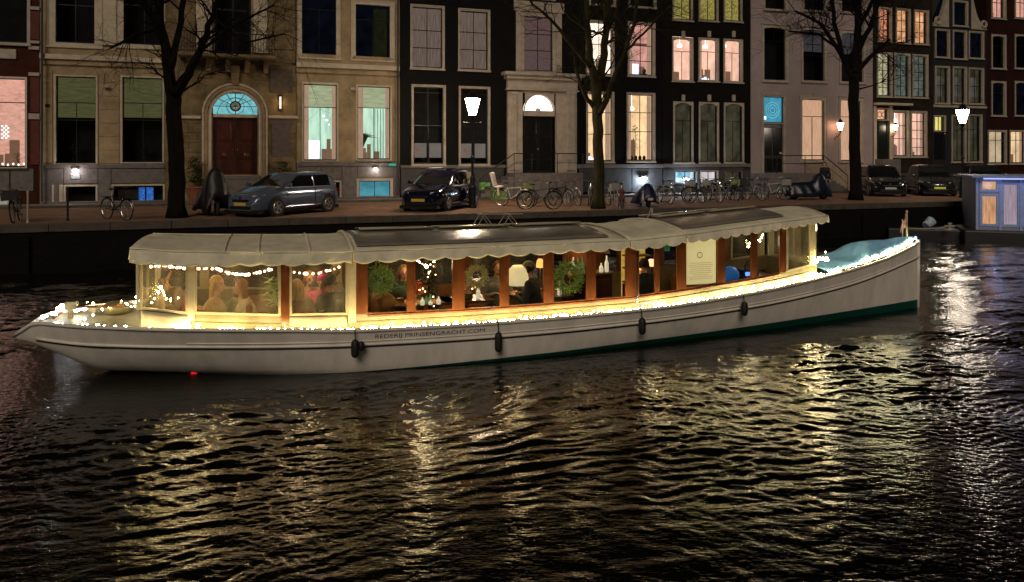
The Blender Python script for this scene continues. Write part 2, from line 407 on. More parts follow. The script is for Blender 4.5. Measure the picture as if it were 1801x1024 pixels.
def facade(house, A0, w, h, holes, mat, th=.30, b=0, zbase=0, depth=9, name='wall', back=True):
    """front wall with real openings; side and back walls, roof slab"""
    xs = sorted(set([0, w] + [q for H in holes for q in (max(0,H[0]+.03), min(w,H[1]-.03))]))
    zs = sorted(set([zbase, h] + [q for H in holes for q in (max(zbase,H[2]+.03), min(h,H[3]-.03))]))
    m = MB()
    def inside(x, z): return any(H[0] < x < H[1] and H[2] < z < H[3] for H in holes)
    for j in range(len(zs)-1):
        run = None
        for i in range(len(xs)-1):
            xm, zm = (xs[i]+xs[i+1])/2, (zs[j]+zs[j+1])/2
            if not inside(xm, zm):
                if run is None: run = xs[i]
            if inside(xm, zm) or i == len(xs)-2:
                e = xs[i] if inside(xm, zm) else xs[i+1]
                if run is not None: m.quad((run,b,zs[j]),(e,b,zs[j]),(e,b,zs[j+1]),(run,b,zs[j+1]))
                run = None
    for H in holes:
        x0,x1,z0,z1 = max(0,H[0]+.03),min(w,H[1]-.03),max(zbase,H[2]+.03),min(h,H[3]-.03)
        m.quad((x0,b,z0),(x0,b+th,z0),(x0,b+th,z1),(x0,b,z1)); m.quad((x1,b+th,z0),(x1,b,z0),(x1,b,z1),(x1,b+th,z1))
        m.quad((x0,b,z1),(x0,b+th,z1),(x1,b+th,z1),(x1,b,z1)); m.quad((x0,b,z0),(x1,b,z0),(x1,b+th,z0),(x0,b+th,z0))
    if back:
        m.quad((0,depth,0),(0,b,0),(0,b,h),(0,depth,h)); m.quad((w,b,0),(w,depth,0),(w,depth,h),(w,b,h)); m.quad((w,depth,0),(0,depth,0),(0,depth,h),(w,depth,h))
    return m.build(name, mat, house)
def roof(house, w, h, mat=ROOFT, rise=2.6, depth=9):
    m = MB(); m.poly([(0,-.15,h),(w,-.15,h),(w-1,depth/2,h+rise),(1,depth/2,h+rise)]); m.poly([(w,depth,h),(0,depth,h),(1,depth/2,h+rise),(w-1,depth/2,h+rise)])
    m.poly([(0,depth,h),(0,-.15,h),(1,depth/2,h+rise)]); m.poly([(w,-.15,h),(w,depth,h),(w-1,depth/2,h+rise)]); m.poly([(0,-.15,h),(0,depth,h),(w,depth,h),(w,-.15,h)])
    m.build('roof', mat, house)
    MB().box(-.02+.05, w-.05, -.38, -.001, h-.35, h-.001).build('cornice', OFFW, house, bevel=.03)
def band(house, A0, px0, px1, py0, py1, mat, y0, y1=-.001, b=0, name='band', bevel=.01, label=None):
    x0 = fa(px0,b)[0]-A0; x1 = fa(px1,b)[0]-A0; xm = (px0+px1)/2
    z0 = P(xm,py1,b)[1]; z1 = P(xm,py0,b)[1]
    return MB().box(x0,x1,y0,y1,z0,z1).build(name, mat, house, bevel=bevel, label=label)
def prect(A0, px0, py0, px1, py1, b=0):
    xm = (px0+px1)/2
    return fa(px0,b)[0]-A0, fa(px1,b)[0]-A0, P(xm,py1,b)[1], P(xm,py0,b)[1]
# window contents ---------------------------------------------------
def plant(parent, x, y, z, h=.9, n=60, mat=None, seed=1, spread=.3, name='house_plant', kind=None):
    r = random.Random(seed); m = MB()
    for i in range(n):
        t = r.random(); az = r.uniform(0, 2*PI); rr = spread*(.25+.75*r.random())*(1-.5*abs(t-.45))
        c = Vector((x+rr*math.cos(az), y+rr*math.sin(az)*.6, z+h*(.25+.75*t)))
        d = Vector((math.cos(az), math.sin(az), r.uniform(-.5,.6))).normalized()*r.uniform(.07,.14); s = d.cross(Vector((0,0,1))).normalized()*r.uniform(.02,.045)
        m.quad(tuple(c-d), tuple(c+s), tuple(c+d), tuple(c-s))
    m.tube([(x,y,z),(x+.02,y,z+h*.5),(x-.02,y,z+h*.9)], .012, 5)
    return m.build(name, mat or MATS['leaf'], parent, kind=kind)
pm('leaf', (.05,.075,.025), .6, var=.5, scale=9)
def c_blind_dark(fr, x0, x1, z0, z1, y):
    h = z1-z0
    curtain(fr, x0+.03, x1-.03, z1-h*.47, z1-.03, y+.14, BLINDG, folds=2, amp=.006, name='blind')
    plant(fr, (x0+x1)/2+rnd.uniform(-.2,.2), y+.35, z0, .9, 60, pm('dim_leaf', (.03,.035,.03), .6, var=.4), seed=rnd.randint(1,999), spread=.5)
BLINDG = emi('green_blind', (.075,.075,.03), 1, .3, 2.5, (1,1,8))
def mk_curt(mat, folds=8, split=False):
    def f(fr, x0, x1, z0, z1, y):
        if split:
            w = (x1-x0); curtain(fr, x0+.03, x0+w*.3, z0+.05, z1-.03, y+.15, mat, 3, .035); curtain(fr, x1-w*.3, x1-.03, z0+.05, z1-.03, y+.15, mat, 3, .035)
        else: curtain(fr, x0+.02, x1-.02, z0+.03, z1-.02, y+.15, mat, folds)
    return f
CURT_DIM = emi('dim_curtain', (.16,.12,.095), 1, .45, 3, (9,9,.6))  # curtain glow and its streaks are painted as emission, nothing shines through
CURT_PINK = emi('pink_net_curtain', (.12,.075,.07), 1, .4, 16)
CURT_PEACH = emi('peach_curtain', (.72,.42,.26), 1, .3, 4, (9,9,.5))
R_PEACH = emi('room_peach', (.90,.64,.52), .9, .22, 1.4)
R_PINK = emi('room_pink', (.72,.42,.36), .8, .3, 2.2)
R_WHITE = emi('room_white', (1,.86,.74), 1.25, .25, 1.2)
R_YELL = emi('room_yellow', (.80,.58,.30), .95, .3, 1.5)
R_CREAM = emi('room_cream', (.90,.70,.44), .95, .25, 1.5)
R_MINT = emi('room_mint', (.55,.76,.64), 1.0, .3, 1.2, (3,3,.6))
R_ORANGE = emi('room_orange', (.95,.38,.18), .9, .0, 7, col2=(.12,.03,.02))
R_OLIVE = emi('room_olive', (.055,.05,.03), 1, .6, 1.6)
R_TEAL = emi('room_teal', (.10,.40,.52), .8, .3, 2)
R_BLUE = emi('room_blue', (.04,.17,.60), 1.0, .75, 14)
R_NIGHT = emi('room_nightblue', (.0025,.0035,.007), 1, .6, 2)
R_GREYG = emi('room_greygreen', (.14,.17,.14), .8, .5, 3)
R_YG = emi('room_olive_yellow', (.50,.42,.10), .8, .0, 9, col2=(.18,.15,.04))
R_REDP = emi('room_redpeach', (.82,.50,.40), .8, .25, 2, (2,2,5))
WHITEL = emi('white_board', (1,1,.98), 1.6)
def c_redroom(fr, x0, x1, z0, z1, y):
    m = MB(); cx = x0+(x1-x0)*.62; zc = z0+(z1-z0)*.38
    for i in range(4):
        for j in range(7):
            if (i+j) % 2 == 0: m.box(cx+i*.07-.14, cx+i*.07-.08, y+.5, y+.52, zc+j*.08-.2, zc+j*.08-.13)
    m.build('fretwork_lamp', WHITEL, fr)
    m = MB()
    for k in range(12): m.ell((x0+.1+k*(x1-x0-.2)/11, y+.12, z0+.1+.03*(k%2)), (.04,.04,.05), 6, 4)
    m.build('candle', WHITEL, fr)
    plant(fr, x1-.35, y+.25, z0, .55, 40, seed=4, spread=.2)
def c_office(fr, x0, x1, z0, z1, y):
    w = x1-x0; h = z1-z0
    MB().box(x0+.08, x0+w*.5, y+.3, y+.33, z0+.08, z0+h*.27).build('white_board', WHITEL, fr)
    curtain(fr, x0+.02, x1-.02, z1-h*.30, z1-.02, y+.12, emi('sage_blind', (.40,.45,.27), 1, .25, 2, (1,1,6)), 1, .004, name='blind')
    m = MB(); 
    for k in range(5): m.ell((x0+w*.62+k*.07, y+.6, z0+h*.6-.1*k+.1*(k%2)), (.035,.035,.05), 6, 5)
    m.build('pendant_lamp', WHITEL, fr)
def c_office2(fr, x0, x1, z0, z1, y):
    w = x1-x0; h = z1-z0
    curtain(fr, x0+.02, x1-.02, z1-h*.28, z1-.02, y+.12, emi('sage_blind', (.40,.45,.27), 1), 1, .004, name='blind')
    m = MB()
    for k in range(9):
        az = -1.2+k*.3; l = .55
        m.tube([(x0+.25,y+.3,z0+.5),(x0+.25+l*.5*math.sin(az),y+.3,z0+1.0+.2*math.cos(az)),(x0+.3+l*math.sin(az)*1.3,y+.3,z0+1.0+.35*math.cos(az)-.1)], [.03,.04,.006], 4)
    m.tube([(x0+.25,y+.3,z0),(x0+.25,y+.3,z0+.6)], .03, 5)
    m.build('palm_plant', pm('dark_leaf', (.02,.05,.03), .6), fr)
    m = MB()
    for k in range(4): m.box(x0+w*.55+k*.13, x0+w*.55+k*.13+.025, y+.2, y+.23, z0+.05, z0+h*.7)
    m.build('louvre', pm('louvre_grey', (.1,.12,.12), .5), fr)
def c_paper(fr, x0, x1, z0, z1, y):
    w=x1-x0; h=z1-z0
    for k in range(2):
        o=MB().box(x0+.08+k*w*.5, x0+w*.5-.06+k*w*.5, y+.10, y+.11, z0+h*.08, z0+h*.27).build('window_poster', emi('dim_paper',(.16,.135,.115),1,.15), fr)
    MB().box(x0+.2,x0+.28,y+.09,y+.098,z0+h*.16,z0+h*.2).build('orange_mark', emi('orange_mark',(.3,.06,.01),1), fr)
    plant(fr,(x0+x1)/2,y+.2,z0-.05,.35,50,pm('dim_leaf',(.03,.035,.03)),seed=3,spread=.5)
def c_plantlit(fr, x0, x1, z0, z1, y):
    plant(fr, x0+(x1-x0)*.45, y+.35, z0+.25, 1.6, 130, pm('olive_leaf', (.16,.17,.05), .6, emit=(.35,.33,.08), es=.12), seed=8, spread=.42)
    m = MB()
    for k in range(6): m.ell((x0+.12+k*(x1-x0-.24)/5, y+.2, z0+.14), (.1,.08,.13), 8, 6)
    m.build('pot_row', BLKW, fr)
def c_blueglow(fr, x0, x1, z0, z1, y):
    w=x1-x0; h=z1-z0
    MB().box(x0+w*.18, x0+w*.62, y+.5, y+.52, z0+.05, z0+h*.25).build('bright_screen', emi('blue_white',(.55,.7,1),2.2), fr)
    m=MB().ell((x1-w*.2,y+.35,z0+.28),(.12,.1,.14),8,6); m.box(x1-w*.3,x1-w*.05,y+.3,y+.5,z0+.02,z0+.15); m.build('desk_object', BLKW, fr)
    MB().box(x0+.02,x1-.02,y+.12,y+.13,z1-h*.42,z1-h*.36).build('blind_rail', OFFW, fr)
def c_leafy(fr, x0, x1, z0, z1, y): plant(fr, x0+.15, y+.25, z0+(z1-z0)*.2, .9, 70, pm('dark_leaf', (.02,.05,.03), .6), seed=11, spread=.33)
def c_desk(fr, x0, x1, z0, z1, y):
    m = MB(); 
    for k in range(5): m.box(x0+.1+k*.17, x0+.2+k*.17, y+.3, y+.4, z0+.04, z0+.16+.08*(k%2))
    m.build('lit_shelf', emi('desk_white',(.7,.8,1),2), fr)

def house(name, label, px0, px1, mat, h, wins, **kw): pass
def hroot(name, label, A0): return thing(name, label, 'house', tuple(W(A0,0,0)), PHI)

# ---- H0 : red house, left edge
A = fa(-150)[0]; H = hroot('red_brick_house', 'red brick house with pale stone blocks and a lit peach window at the left edge', A); w = fa(70)[0]-A
R0, _ = win(H, A, (-75,134,48,296), casing=WHITEP, cw=.07, cols=1, rows=(.27,), lit=R_REDP, extra=c_redroom, sill=STONE)
R1, _ = win(H, A, (-75,-60,53,76), casing=OFFW, cw=.1, cols=1, rows=(.3,), sill=OFFW)
R2, _ = win(H, A, (-60,338,17,368), casing=WHITEP, cw=.06, cols=1, rows=(), lit=emi('room_grey',(.5,.48,.4),.8,.2), sill=False, roomdepth=.7)
facade(H, A, w, 12.5, [R0,R1,R2], REDB, depth=9); roof(H, w, 12.5)
for y0,y1 in ((82,88),(128,134),(200,210),(72,77),(12,18)):
    band(H, A, 51, 70, y0, y1, OFFW, -.09, name='stone_block')
for y0,y1 in ((20,70),(136,198),(212,290)): band(H, A, 54, 69.5, y0, y1, DKRED, -.05, name='brick_panel')
band(H, A, -30, 29, 86, 103, OFFW, -.07, name='lintel'); band(H, A, -150, 69, 296, 366, DKGREY, -.06, -.003, name='plinth') if False else None
for x in range(-150, 60, 42): band(H, A, x+1, min(x+41,69), 297, 336, GRAN, -.05, name='plinth_stone')

# ---- H1 : cream mansion
A = fa(70)[0]; H = hroot('cream_mansion', 'wide cream stuccoed mansion with arched double door, balcony and sandstone centre bay', A); w = fa(703)[0]-A
holes = []
def add(r, **k): R_, inf = win(H, A, r, **k); holes.append(R_); return inf
add((95,132,172,289), cw=.07, rows=(.30,.5), cols=2, topcols=1, extra=c_blind_dark, sill=GRAN)
add((212,134,289,287), cw=.07, rows=(.30,.5), cols=2, topcols=1, extra=c_blind_dark, sill=GRAN)
add((84,-70,180,82), cw=.28, rows=(.5,), cols=2, sill=CREAMT); add((206,-70,300,84), cw=.24, rows=(.5,), cols=2, sill=CREAMT)
add((524,-22,598,102), cw=.17, rows=(.28,), cols=2, topcols=1, lit=R_NIGHT, sill=CREAMT); add((618,2,693,106), cw=.19, rows=(.28,), cols=2, topcols=1, lit=R_NIGHT, sill=CREAMT, extra=lambda fr,x0,x1,z0,z1,y: curtain(fr,x0+(x1-x0)*.55,x1-.1,z0+.1,z1-.1,y+.2,emi('olive_cloth',(.012,.013,.005),1,.4),3))
add((531,146,595,284), cw=.07, rows=(.30,), cols=2, topcols=1, lit=R_MINT, extra=c_office, sill=GRAN)
add((626,150,689,282), cw=.07, rows=(.29,), cols=2, topcols=1, lit=R_MINT, extra=c_office2, sill=GRAN)
add((112,325,172,363), cw=.07, rows=(), cols=1, sill=False, roomdepth=.6); add((196,324,290,358), cw=.07, rows=(), cols=2, sill=False, roomdepth=.6, lit=None,
    extra=lambda fr,x0,x1,z0,z1,y: [MB().box(x0+(x1-x0)*(.48+.17*k), x0+(x1-x0)*(.62+.17*k), y+.10, y+.11, z0+.08, z1-.08).build('blue_lattice_screen', R_BLUE, fr) for k in range(2)])
add((565,318,600,349), cw=.06, rows=(), cols=1, sill=False, roomdepth=.6)
add((628,315,690,349), cw=.09, rows=(), cols=2, sill=False, lit=R_TEAL, roomdepth=.5)
# door opening
xd0,xd1,zd0,zd1 = prect(A, 373, 163, 454, 309, -.15)
holes.append((xd0,xd1,zd0,zd1)); holes.append((*prect(A,376,-80,443,98,-.15),))
facade(H, A, w, 14, holes, CREAM); roof(H, w, 14)
# stone courses on the piers
def courses(rx0, rx1, py0, py1, mat=CREAM, n=8, y=-.022):
    x0,x1,z0,z1 = prect(A, rx0, py0, rx1, py1)
    for k in range(n):
        a0 = z0+(z1-z0)*k/n+.008; a1 = z0+(z1-z0)*(k+1)/n-.008
        MB().box(x0+.01, x1-.01, y, -.001, a0, a1).build('stone_course', mat, H, bevel=.004)
for r in ((72,93),(174,210),(291,294) if False else (599,623),(692,702)): courses(r[0], r[1], 122 if r[0]<400 else 140, 288, n=7)
courses(521,529,140,288,n=7)
for (a0_,a1_) in ((71,290),(521,702)):
    yy = 0 if a0_ < 100 else 14
    band(H, A, a0_, a1_, 84+yy, 99+yy, CREAM, -.05, name='frieze'); band(H, A, a0_, a1_, 99.5+yy, 108+yy, CREAMT, -.20, name='ledge', bevel=.02); band(H, A, a0_, a1_, 108.5+yy, 117+yy, CREAM, -.09, name='ledge_moulding')
# centre pilasters upstairs on left wing
band(H, A, 182, 205, -70, 80, CREAMT, -.12, name='pilaster')
# plinth slabs with lit-able granite
for (x0,x1,y0,y1) in ((72,111,296,362),(112,172,296,323),(173,195,296,362),(196,290,296,322),(521,564,293,349),(565,600,293,316),(601,627,293,349),(628,690,293,313),(691,702,293,349)):
    band(H, A, x0+.5, x1+.5, y0, y1, GRAN, -.07, name='plinth_stone')
band(H, A, 71, 290, 290, 296, GRAN, -.13, name='plinth_cap'); band(H, A, 521, 702, 286.5, 292.5, GRAN, -.13, name='plinth_cap')
MB().box(.05, fa(292)[0]-A, -.12, -.001, .092, .17).build('plinth_foot', GRAN, H, bevel=.02); MB().box(fa(520)[0]-A, w-.05, -.12, -.001, .092, .17).build('plinth_foot', GRAN, H, bevel=.02)
# small cream frame basement left
band(H, A, 92, 96, 325, 362, CREAMT, -.10, -.071, name='niche_frame'); band(H, A, 105, 111, 325, 362, CREAMT, -.10, -.071, name='niche_frame')
# sandstone centre bay, proud of the wall: blocks
bb = -.15
cx0 = fa(291)[0]-A; cx1 = fa(520)[0]-A; xc = (xd0+xd1)/2; hwA = (fa(470)[0]-fa(357)[0])/2; hwi = (xd1-xd0)/2
zsp = zd1 - hwi                                           # springing of the arch
ztop = P(405,112,bb)[1]
def blocks_col(x0, x1, z0, z1, n, nx=1):
    for k in range(n):
        off = (.5 if k % 2 else 0)/max(nx,1)
        e = [x0] + [x0+(x1-x0)*min(1,(q+off)/nx) for q in range(0 if off else 1, nx+1) if 0.05 < (q+off)/nx < .97] + [x1]
        for i in range(len(e)-1):
            MB().box(e[i]+.006, e[i+1]-.006, bb, -.001, z0+(z1-z0)*k/n+.006, z0+(z1-z0)*(k+1)/n-.006).build('sandstone_block', SAND, H, bevel=.01)
blocks_col(cx0, xc-hwA, .095, zsp, 9, 2); blocks_col(xc+hwA, cx1, .095, zsp, 9, 2)
# arch zone spandrels as prisms (4 blocks)
def spandrel(xa, xb, za, zb, R, side):
    n=8; pts=[]
    for k in range(n+1):
        t = (PI/2)*k/n; pts.append((xc+side*R*math.cos(t), zsp+R*math.sin(t)))
    pts = [(xb, zsp)] + pts + [(xc, zb), (xb, zb)]
    # avoid degenerate: rebuild
    m = MB(); 
    for k in range(n):
        p, q_ = pts[1+k], pts[2+k]
        P4 = [(p[0],bb,p[1]),(q_[0],bb,q_[1]),(q_[0],bb,zb),(p[0],bb,zb)]
        m.poly(P4 if side<0 else P4[::-1])
    lo = xc+side*R
    if abs(lo-xb)>.01: m.quad((min(lo,xb),bb,zsp),(max(lo,xb),bb,zsp),(max(lo,xb),bb,zb),(min(lo,xb),bb,zb))
    return m
for side, xb in ((-1,cx0),(1,cx1)):
    spandrel(0,xb,0,P(405,150,bb)[1]+.25,hwA,side).build('spandrel', SAND, H)
zs1 = P(405,150,bb)[1]+.25
nb=4
blocks_col(cx0, cx1, zs1+.004, ztop, 1, 6)
# archivolt rings
for R0_,R1_,yy,mt in ((hwi+.02,hwi+.16,-.20,CREAMT),(hwi+.17,hwA-.06,-.27,pm('arch_stone',(.30,.21,.12),.85,var=.25,scale=3,bump=.2)),(hwA-.055,hwA+.02,-.31,CREAMT)):
    N = 13
    for k in range(N):
        t0,t1 = PI*k/N+.006, PI*(k+1)/N-.006; m = MB(); sub=3
        pts=[(xc+R1_*math.cos(t0+(t1-t0)*q/sub), zsp+R1_*math.sin(t0+(t1-t0)*q/sub)) for q in range(sub+1)]+[(xc+R0_*math.cos(t1-(t1-t0)*q/sub), zsp+R0_*math.sin(t1-(t1-t0)*q/sub)) for q in range(sub+1)]
        m.prism(pts[::-1], yy, bb+.001).build('arch_stone', mt, H)
    for s in (-1,1):
        MB().box(xc+s*R0_, xc+s*R1_, yy, bb+.001, .2, zsp-.006).build('jamb', mt, H, bevel=.01)
MB().prism([(xc-.13,zs1-.22),(xc+.13,zs1-.22),(xc+.2,ztop-.1),(xc-.2,ztop-.1)], -.38, bb+.001).build('keystone', SAND, H, bevel=.02)
# fanlight and door leaves
m = MB(); ap = [(xc+(hwi+.02)*math.cos(PI*k/20), zsp+(hwi+.02)*math.sin(PI*k/20)) for k in range(21)]
fan = MB().prism([(p[0],p[1]) for p in ap][::-1], .10, .115).build('fanlight', emi('fanlight_glass',(.22,.62,.66),.95,.35,5), H)
m = MB()
for k in range(1,8):
    t = PI*k/8; m.tube([(xc+.25*math.cos(t),.085,zsp+.3+.25*math.sin(t)) if 0 else (xc,.085,zsp+.34),(xc+hwi*math.cos(t),.085,zsp+hwi*math.sin(t))], .014, 5)
m.torus((xc,.08,zsp+.36),.2,.035,16,6); m.torus((xc,.08,zsp+.36),.36,.012,20,5); m.torus((xc,.085,zsp),hwi*.78,.012,20,5,a0=0,a1=PI)
m.tube([(xc,.08,zsp),(xc,.08,zsp+hwi)],.02,6)
m.build('fanlight_tracery', IRON, fan)
MB().torus((xc,.09,zsp+.36),.14,.05,16,6).build('rosette', CREAMT, fan)
MB().box(xd0+.02,xd1-.02,-.05,.16,zsp-.14,zsp-.002).build('transom', CREAMT, H, bevel=.015)
dz0 = P(413,309,bb)[1]
for s in (-1,1):
    xa, xb_ = (xc-hwi+.03, xc-.01) if s<0 else (xc+.01, xc+hwi-.03)
    d = MB().box(xa,xb_,.10,.16,dz0,zsp-.145).build('door', WOODDOOR, H)
    hD = zsp-.145-dz0; wD = xb_-xa
    for (u0,u1,v0,v1) in ((.14,.86,.05,.24),(.14,.86,.29,.55),(.14,.86,.60,.94)):
        mm = MB(); X0,X1,Z0,Z1 = xa+wD*u0,xa+wD*u1,dz0+hD*v0,dz0+hD*v1
        mm.box(X0,X1,.075,.099,Z0,Z1); mm.box(X0+.06,X1-.06,.055,.0745,Z0+.06,Z1-.06); mm.build('door_panel', WOODDOOR, d, bevel=.012)
    MB().ell((xc+s*.08,.05,dz0+hD*.45),(.03,.04,.05),8,6).build('door_knob', pm('brass',(.6,.45,.2),.25,metal=1), d)
    MB().box((xa+xb_)/2-.1,(xa+xb_)/2+.1,.04,.054,dz0+hD*.34,dz0+hD*.39).build('letter_plate', MATS['brass'], d)
MB().box(xd0-.3,xd1+.3,-.55,.3,.092,dz0-.17).build('door_step', GRAN, H, bevel=.02); MB().box(xd0-.1,xd1+.1,-.30,.3,dz0-.168,dz0-.002).build('threshold', GRAN, H, bevel=.02)
# cornices of bay, panel, sconce, balcony
for (x0_,x1_) in ((472,524),(291,354)): band(H, A, x0_, x1_, 204, 209, CREAMT, -.27, bb-.001, name='string_course', b=0)
band(H, A, 474, 514, 122, 163, pm('brown_panel',(.09,.065,.045),.8,var=.4,scale=5), -.21, bb-.001, name='relief_panel'); band(H, A, 478,510,212,275, pm('mauve_panel',(.12,.09,.09),.8,var=.3), -.19, bb-.001, name='relief_panel')
zb = P(405,104,bb)[1]
bx0, bx1 = fa(315)[0]-A, fa(484)[0]-A
MB().box(bx0,bx1,-1.0,-.001,zb-.02,zb+.12).build('balcony_slab', SAND, H, bevel=.03)
for k in range(5):
    x = bx0+.4+k*(bx1-bx0-.8)/4; MB().prism([(x-.1,zb-.6),(x+.1,zb-.6),(x+.1,zb-.025),(x-.1,zb-.025)],-.45,bb-.001).build('balcony_bracket', SAND, H, bevel=.02)
m = MB(); m.tube([(bx0+.05,-.2,zb+1.0),(bx0+.05,-.95,zb+1.0),(bx1-.05,-.95,zb+1.0),(bx1-.05,-.2,zb+1.0)],.025,6)
m.tube([(bx0+.05,-.2,zb+.2),(bx0+.05,-.95,zb+.2),(bx1-.05,-.95,zb+.2),(bx1-.05,-.2,zb+.2)],.018,6)
n = 34
for k in range(n+1):
    x = bx0+.05+(bx1-bx0-.1)*k/n; m.tube([(x,-.95,zb+.12),(x,-.95,zb+1.0)],.011,4)
    if k<n and k%2==0:
        m.torus((x+.07,-.95,zb+.6),.10,.009,10,4); m.torus((x+.07,-.95,zb+.34),.06,.008,8,4)
m.build('balcony_railing', IRON, H)
# tall dark balcony door with pilasters
x0,x1,z0,z1 = holes[-1]
m = MB()
for xx in (x0+.03,x1-.1,(x0+x1)/2-.04): m.box(xx,xx+.07,.1,.15,z0+.03,z1-.03)
for zz in (z0+.03,z0+1.0,z0+2.0,z1-.1): m.box(x0+.1,x1-.1,.102,.148,zz,zz+.07)
fd = m.build('balcony_door', BLKW, H); pane(fd,x0+.05,x1-.05,z0+.05,z1-.05,.13); room(fd,x0,x1,z0,z1,.16,DARKROOM)
band(H, A, 345, 373, -80, 96, CREAMT, -.20, bb+.1, name='pilaster'); band(H, A, 446, 470, -80, 96, CREAMT, -.20, bb+.1, name='pilaster')
band(H, A, 291, 344, -80, 88, SAND, bb, -.001, name='bay_wall'); band(H, A, 471, 519, -80, 88, SAND, bb, -.001, name='bay_wall'); band(H, A, 291, 519, 88.5, 111.5, SAND, bb, -.001, name='bay_frieze') if False else None
for (x0_,x1_) in ((291,375.5),(443.5,519)): band(H, A, x0_, x1_, 88.5, 111, SAND, bb, -.001, name='bay_wall')
# security camera and bell on wall
def cam_box(px, py):
    a_, z_ = P(px,py); m = MB().box(a_-A-.12,a_-A+.10,-.22,-.12,z_-.04,z_+.05); m.tube([(a_-A,-.12,z_),(a_-A,-.001,z_+.05)],.02,6); m.build('security_camera', OFFW, H)
cam_box(188,153); cam_box(620,157)
band(H, A, 80, 88, 183, 189, BLKW, -.05, -.0225, name='name_plate')

for nm_,aa in (('cream_mansion',None),):
    for xx in (.14,w-.14): MB().tube([(xx,-.28,.2),(xx,-.28,13.5)],.045,8).build('downpipe',DKGREY,H)
# ---- wall lamps (things)
def wall_flood(px, py, label, col=(1,.95,.9), power=35, s=30, b=-.07, name='wall_lamp'):
    a_, z_ = P(px, py, b); T = thing(name, label, 'wall lamp', tuple(W(a_, b, z_)), PHI, 'flood lamps on the house plinths')
    MB().box(-.10,.10,-.16,-.001,.02,.09).build('lamp_hood', DKGREY, T, bevel=.01)
    MB().box(-.085,.085,-.15,-.02,-.03,.018).build('lamp_lens', emi(name+'_lens_%d'%px, col, s), T, bevel=.01)
    point_light('lamp_light', (0,-.28,-.05), power, col, .05, T)
    return T
wall_flood(133,299,'white flood lamp over the dark basement window of the cream mansion, left wing',(1,.93,.9),14)
wall_flood(660,297,'white flood lamp over the blue lit basement window of the cream mansion',(1,.93,.82),9)
a_,z_ = P(133,309,-.07); MB().box(-.17,.17,-.03,-.001,-.12,.10).build('house_number_plate', pm('plate_grey',(.22,.22,.23),.5), None, bevel=.01)
o = bpy.data.objects['house_number_plate']; o.location = W(a_,-.07,z_-.02); o.rotation_euler=(0,0,PHI); tag(o,'small grey square plate right under the left flood lamp','sign')
a_,z_ = P(493,181,bb); T = thing('wall_sconce','tall slim wall light with pale glass to the right of the arched door','wall lamp',tuple(W(a_,bb,z_)),PHI)
MB().box(-.09,.09,-.07,-.001,-.34,.34).build('sconce_back',BLKW,T,bevel=.01); MB().box(-.045,.045,-.11,-.071,-.27,.27).build('sconce_glass',emi('sconce_glass',(1,.78,.62),1.2),T,bevel=.01)
point_light('lamp_light',(0,-.25,0),5,(1,.72,.3),.08,T)
a_,z_ = P(690,290,-.13); T = thing('green_sign','small green lit sign at the right end of the cream mansion','sign',tuple(W(a_,-.14,z_)),PHI)
MB().box(-.17,.17,-.06,-.001,-.06,.06).build('sign_box',emi('green_lit',(.08,.45,.28),.7),T,bevel=.008); MB().box(-.19,.19,-.05,0.0,.062,.085).build('sign_cap',DKGREY,T)

# ---- H2 : black house with white portal
A = fa(703.6)[0]; H = hroot('black_house_with_portal', 'black painted canal house with a pale classical portal and round fanlight', A); w = fa(1165)[0]-A
holes = []; K = dict(casing=OFFW, cw=.09)
dimc = mk_curt(CURT_DIM, 9)
add((722,10,781,121), rows=(.38,.67), extra=dimc, **K); add((806,17,861,124), rows=(.36,.66), extra=dimc, **K)
add((916,24,977,128), casing=OFFW, cw=.16, rows=(.32,.62), extra=mk_curt(CURT_PINK,9))
add((1030,37,1079,132), rows=(.42,.72), lit=R_WHITE, **K); add((1104,40,1151,134), rows=(.42,.72), lit=R_PINK, extra=c_blueglow, **K)
add((724,150,783,290), rows=(.07,.5), extra=c_paper, **K); add((807,153,861,290), rows=(.07,.5), extra=c_paper, **K)
add((1031,162,1079,285), rows=(.28,.6), lit=R_CREAM, extra=c_desk, **K); add((1102,164,1151,284), rows=(.27,.56), lit=R_CREAM, extra=c_plantlit, **K)
add((1036,-80,1082,9), rows=(.42,.72), **K); add((1105,-80,1153,13), rows=(.42,.72), **K); add((917,-95,975,-2), rows=(.42,.72), **K)
add((722,-110,781,-16), rows=(.42,.72), **K); add((806,-105,861,-8), rows=(.42,.72), **K)
dx0,dx1,dz0,dz1 = prect(A,919,164,974,305); holes.append((dx0,dx1,dz0,dz1))
facade(H, A, w, 15, holes, BLACKP, zbase=0); roof(H, w, 15)
# surround of the window over the portal
for r in ((907,915,6,128),(978,987,6,128)): band(H, A, r[0], r[1], r[2], r[3], OFFW, -.10, name='window_surround')
band(H, A, 903, 991, 4, 22, OFFW, -.14, name='window_cornice', bevel=.03)
# portal
def pbox(x0,x1,y0,y1,yd,nm,mt=OFFW,bev=.015): return band(H, A, x0, x1, y0, y1, mt, yd, name=nm, bevel=bev)
pbox(881,1021,130,136,-.62,'portal_cornice',bev=.04); pbox(886,1016,136.3,142,-.48,'cornice_moulding'); pbox(890,1012,142.3,158,-.30,'frieze'); pbox(888,1014,158.3,161,-.36,'architrave')
for x0_,x1_ in ((891,917),(976,1012)):
    pbox(x0_,x1_,161.4,304,-.20,'portal_wall')
for x0_,x1_ in ((894,907),(993,1008)):
    o=band(H,A,x0_,x1_,168,300,OFFW,-.30,-.201,name='pilaster',bevel=.02); band(H,A,x0_-1.5,x1_+1.5,162,167.6,OFFW,-.34,-.201,name='capital',bevel=.02)
    band(H,A,x0_+2,x0_+4,170,298,OFFW,-.32,-.3005,name='pilaster_flute',bevel=0); band(H,A,x1_-4,x1_-2,170,298,OFFW,-.32,-.3005,name='pilaster_flute',bevel=0)
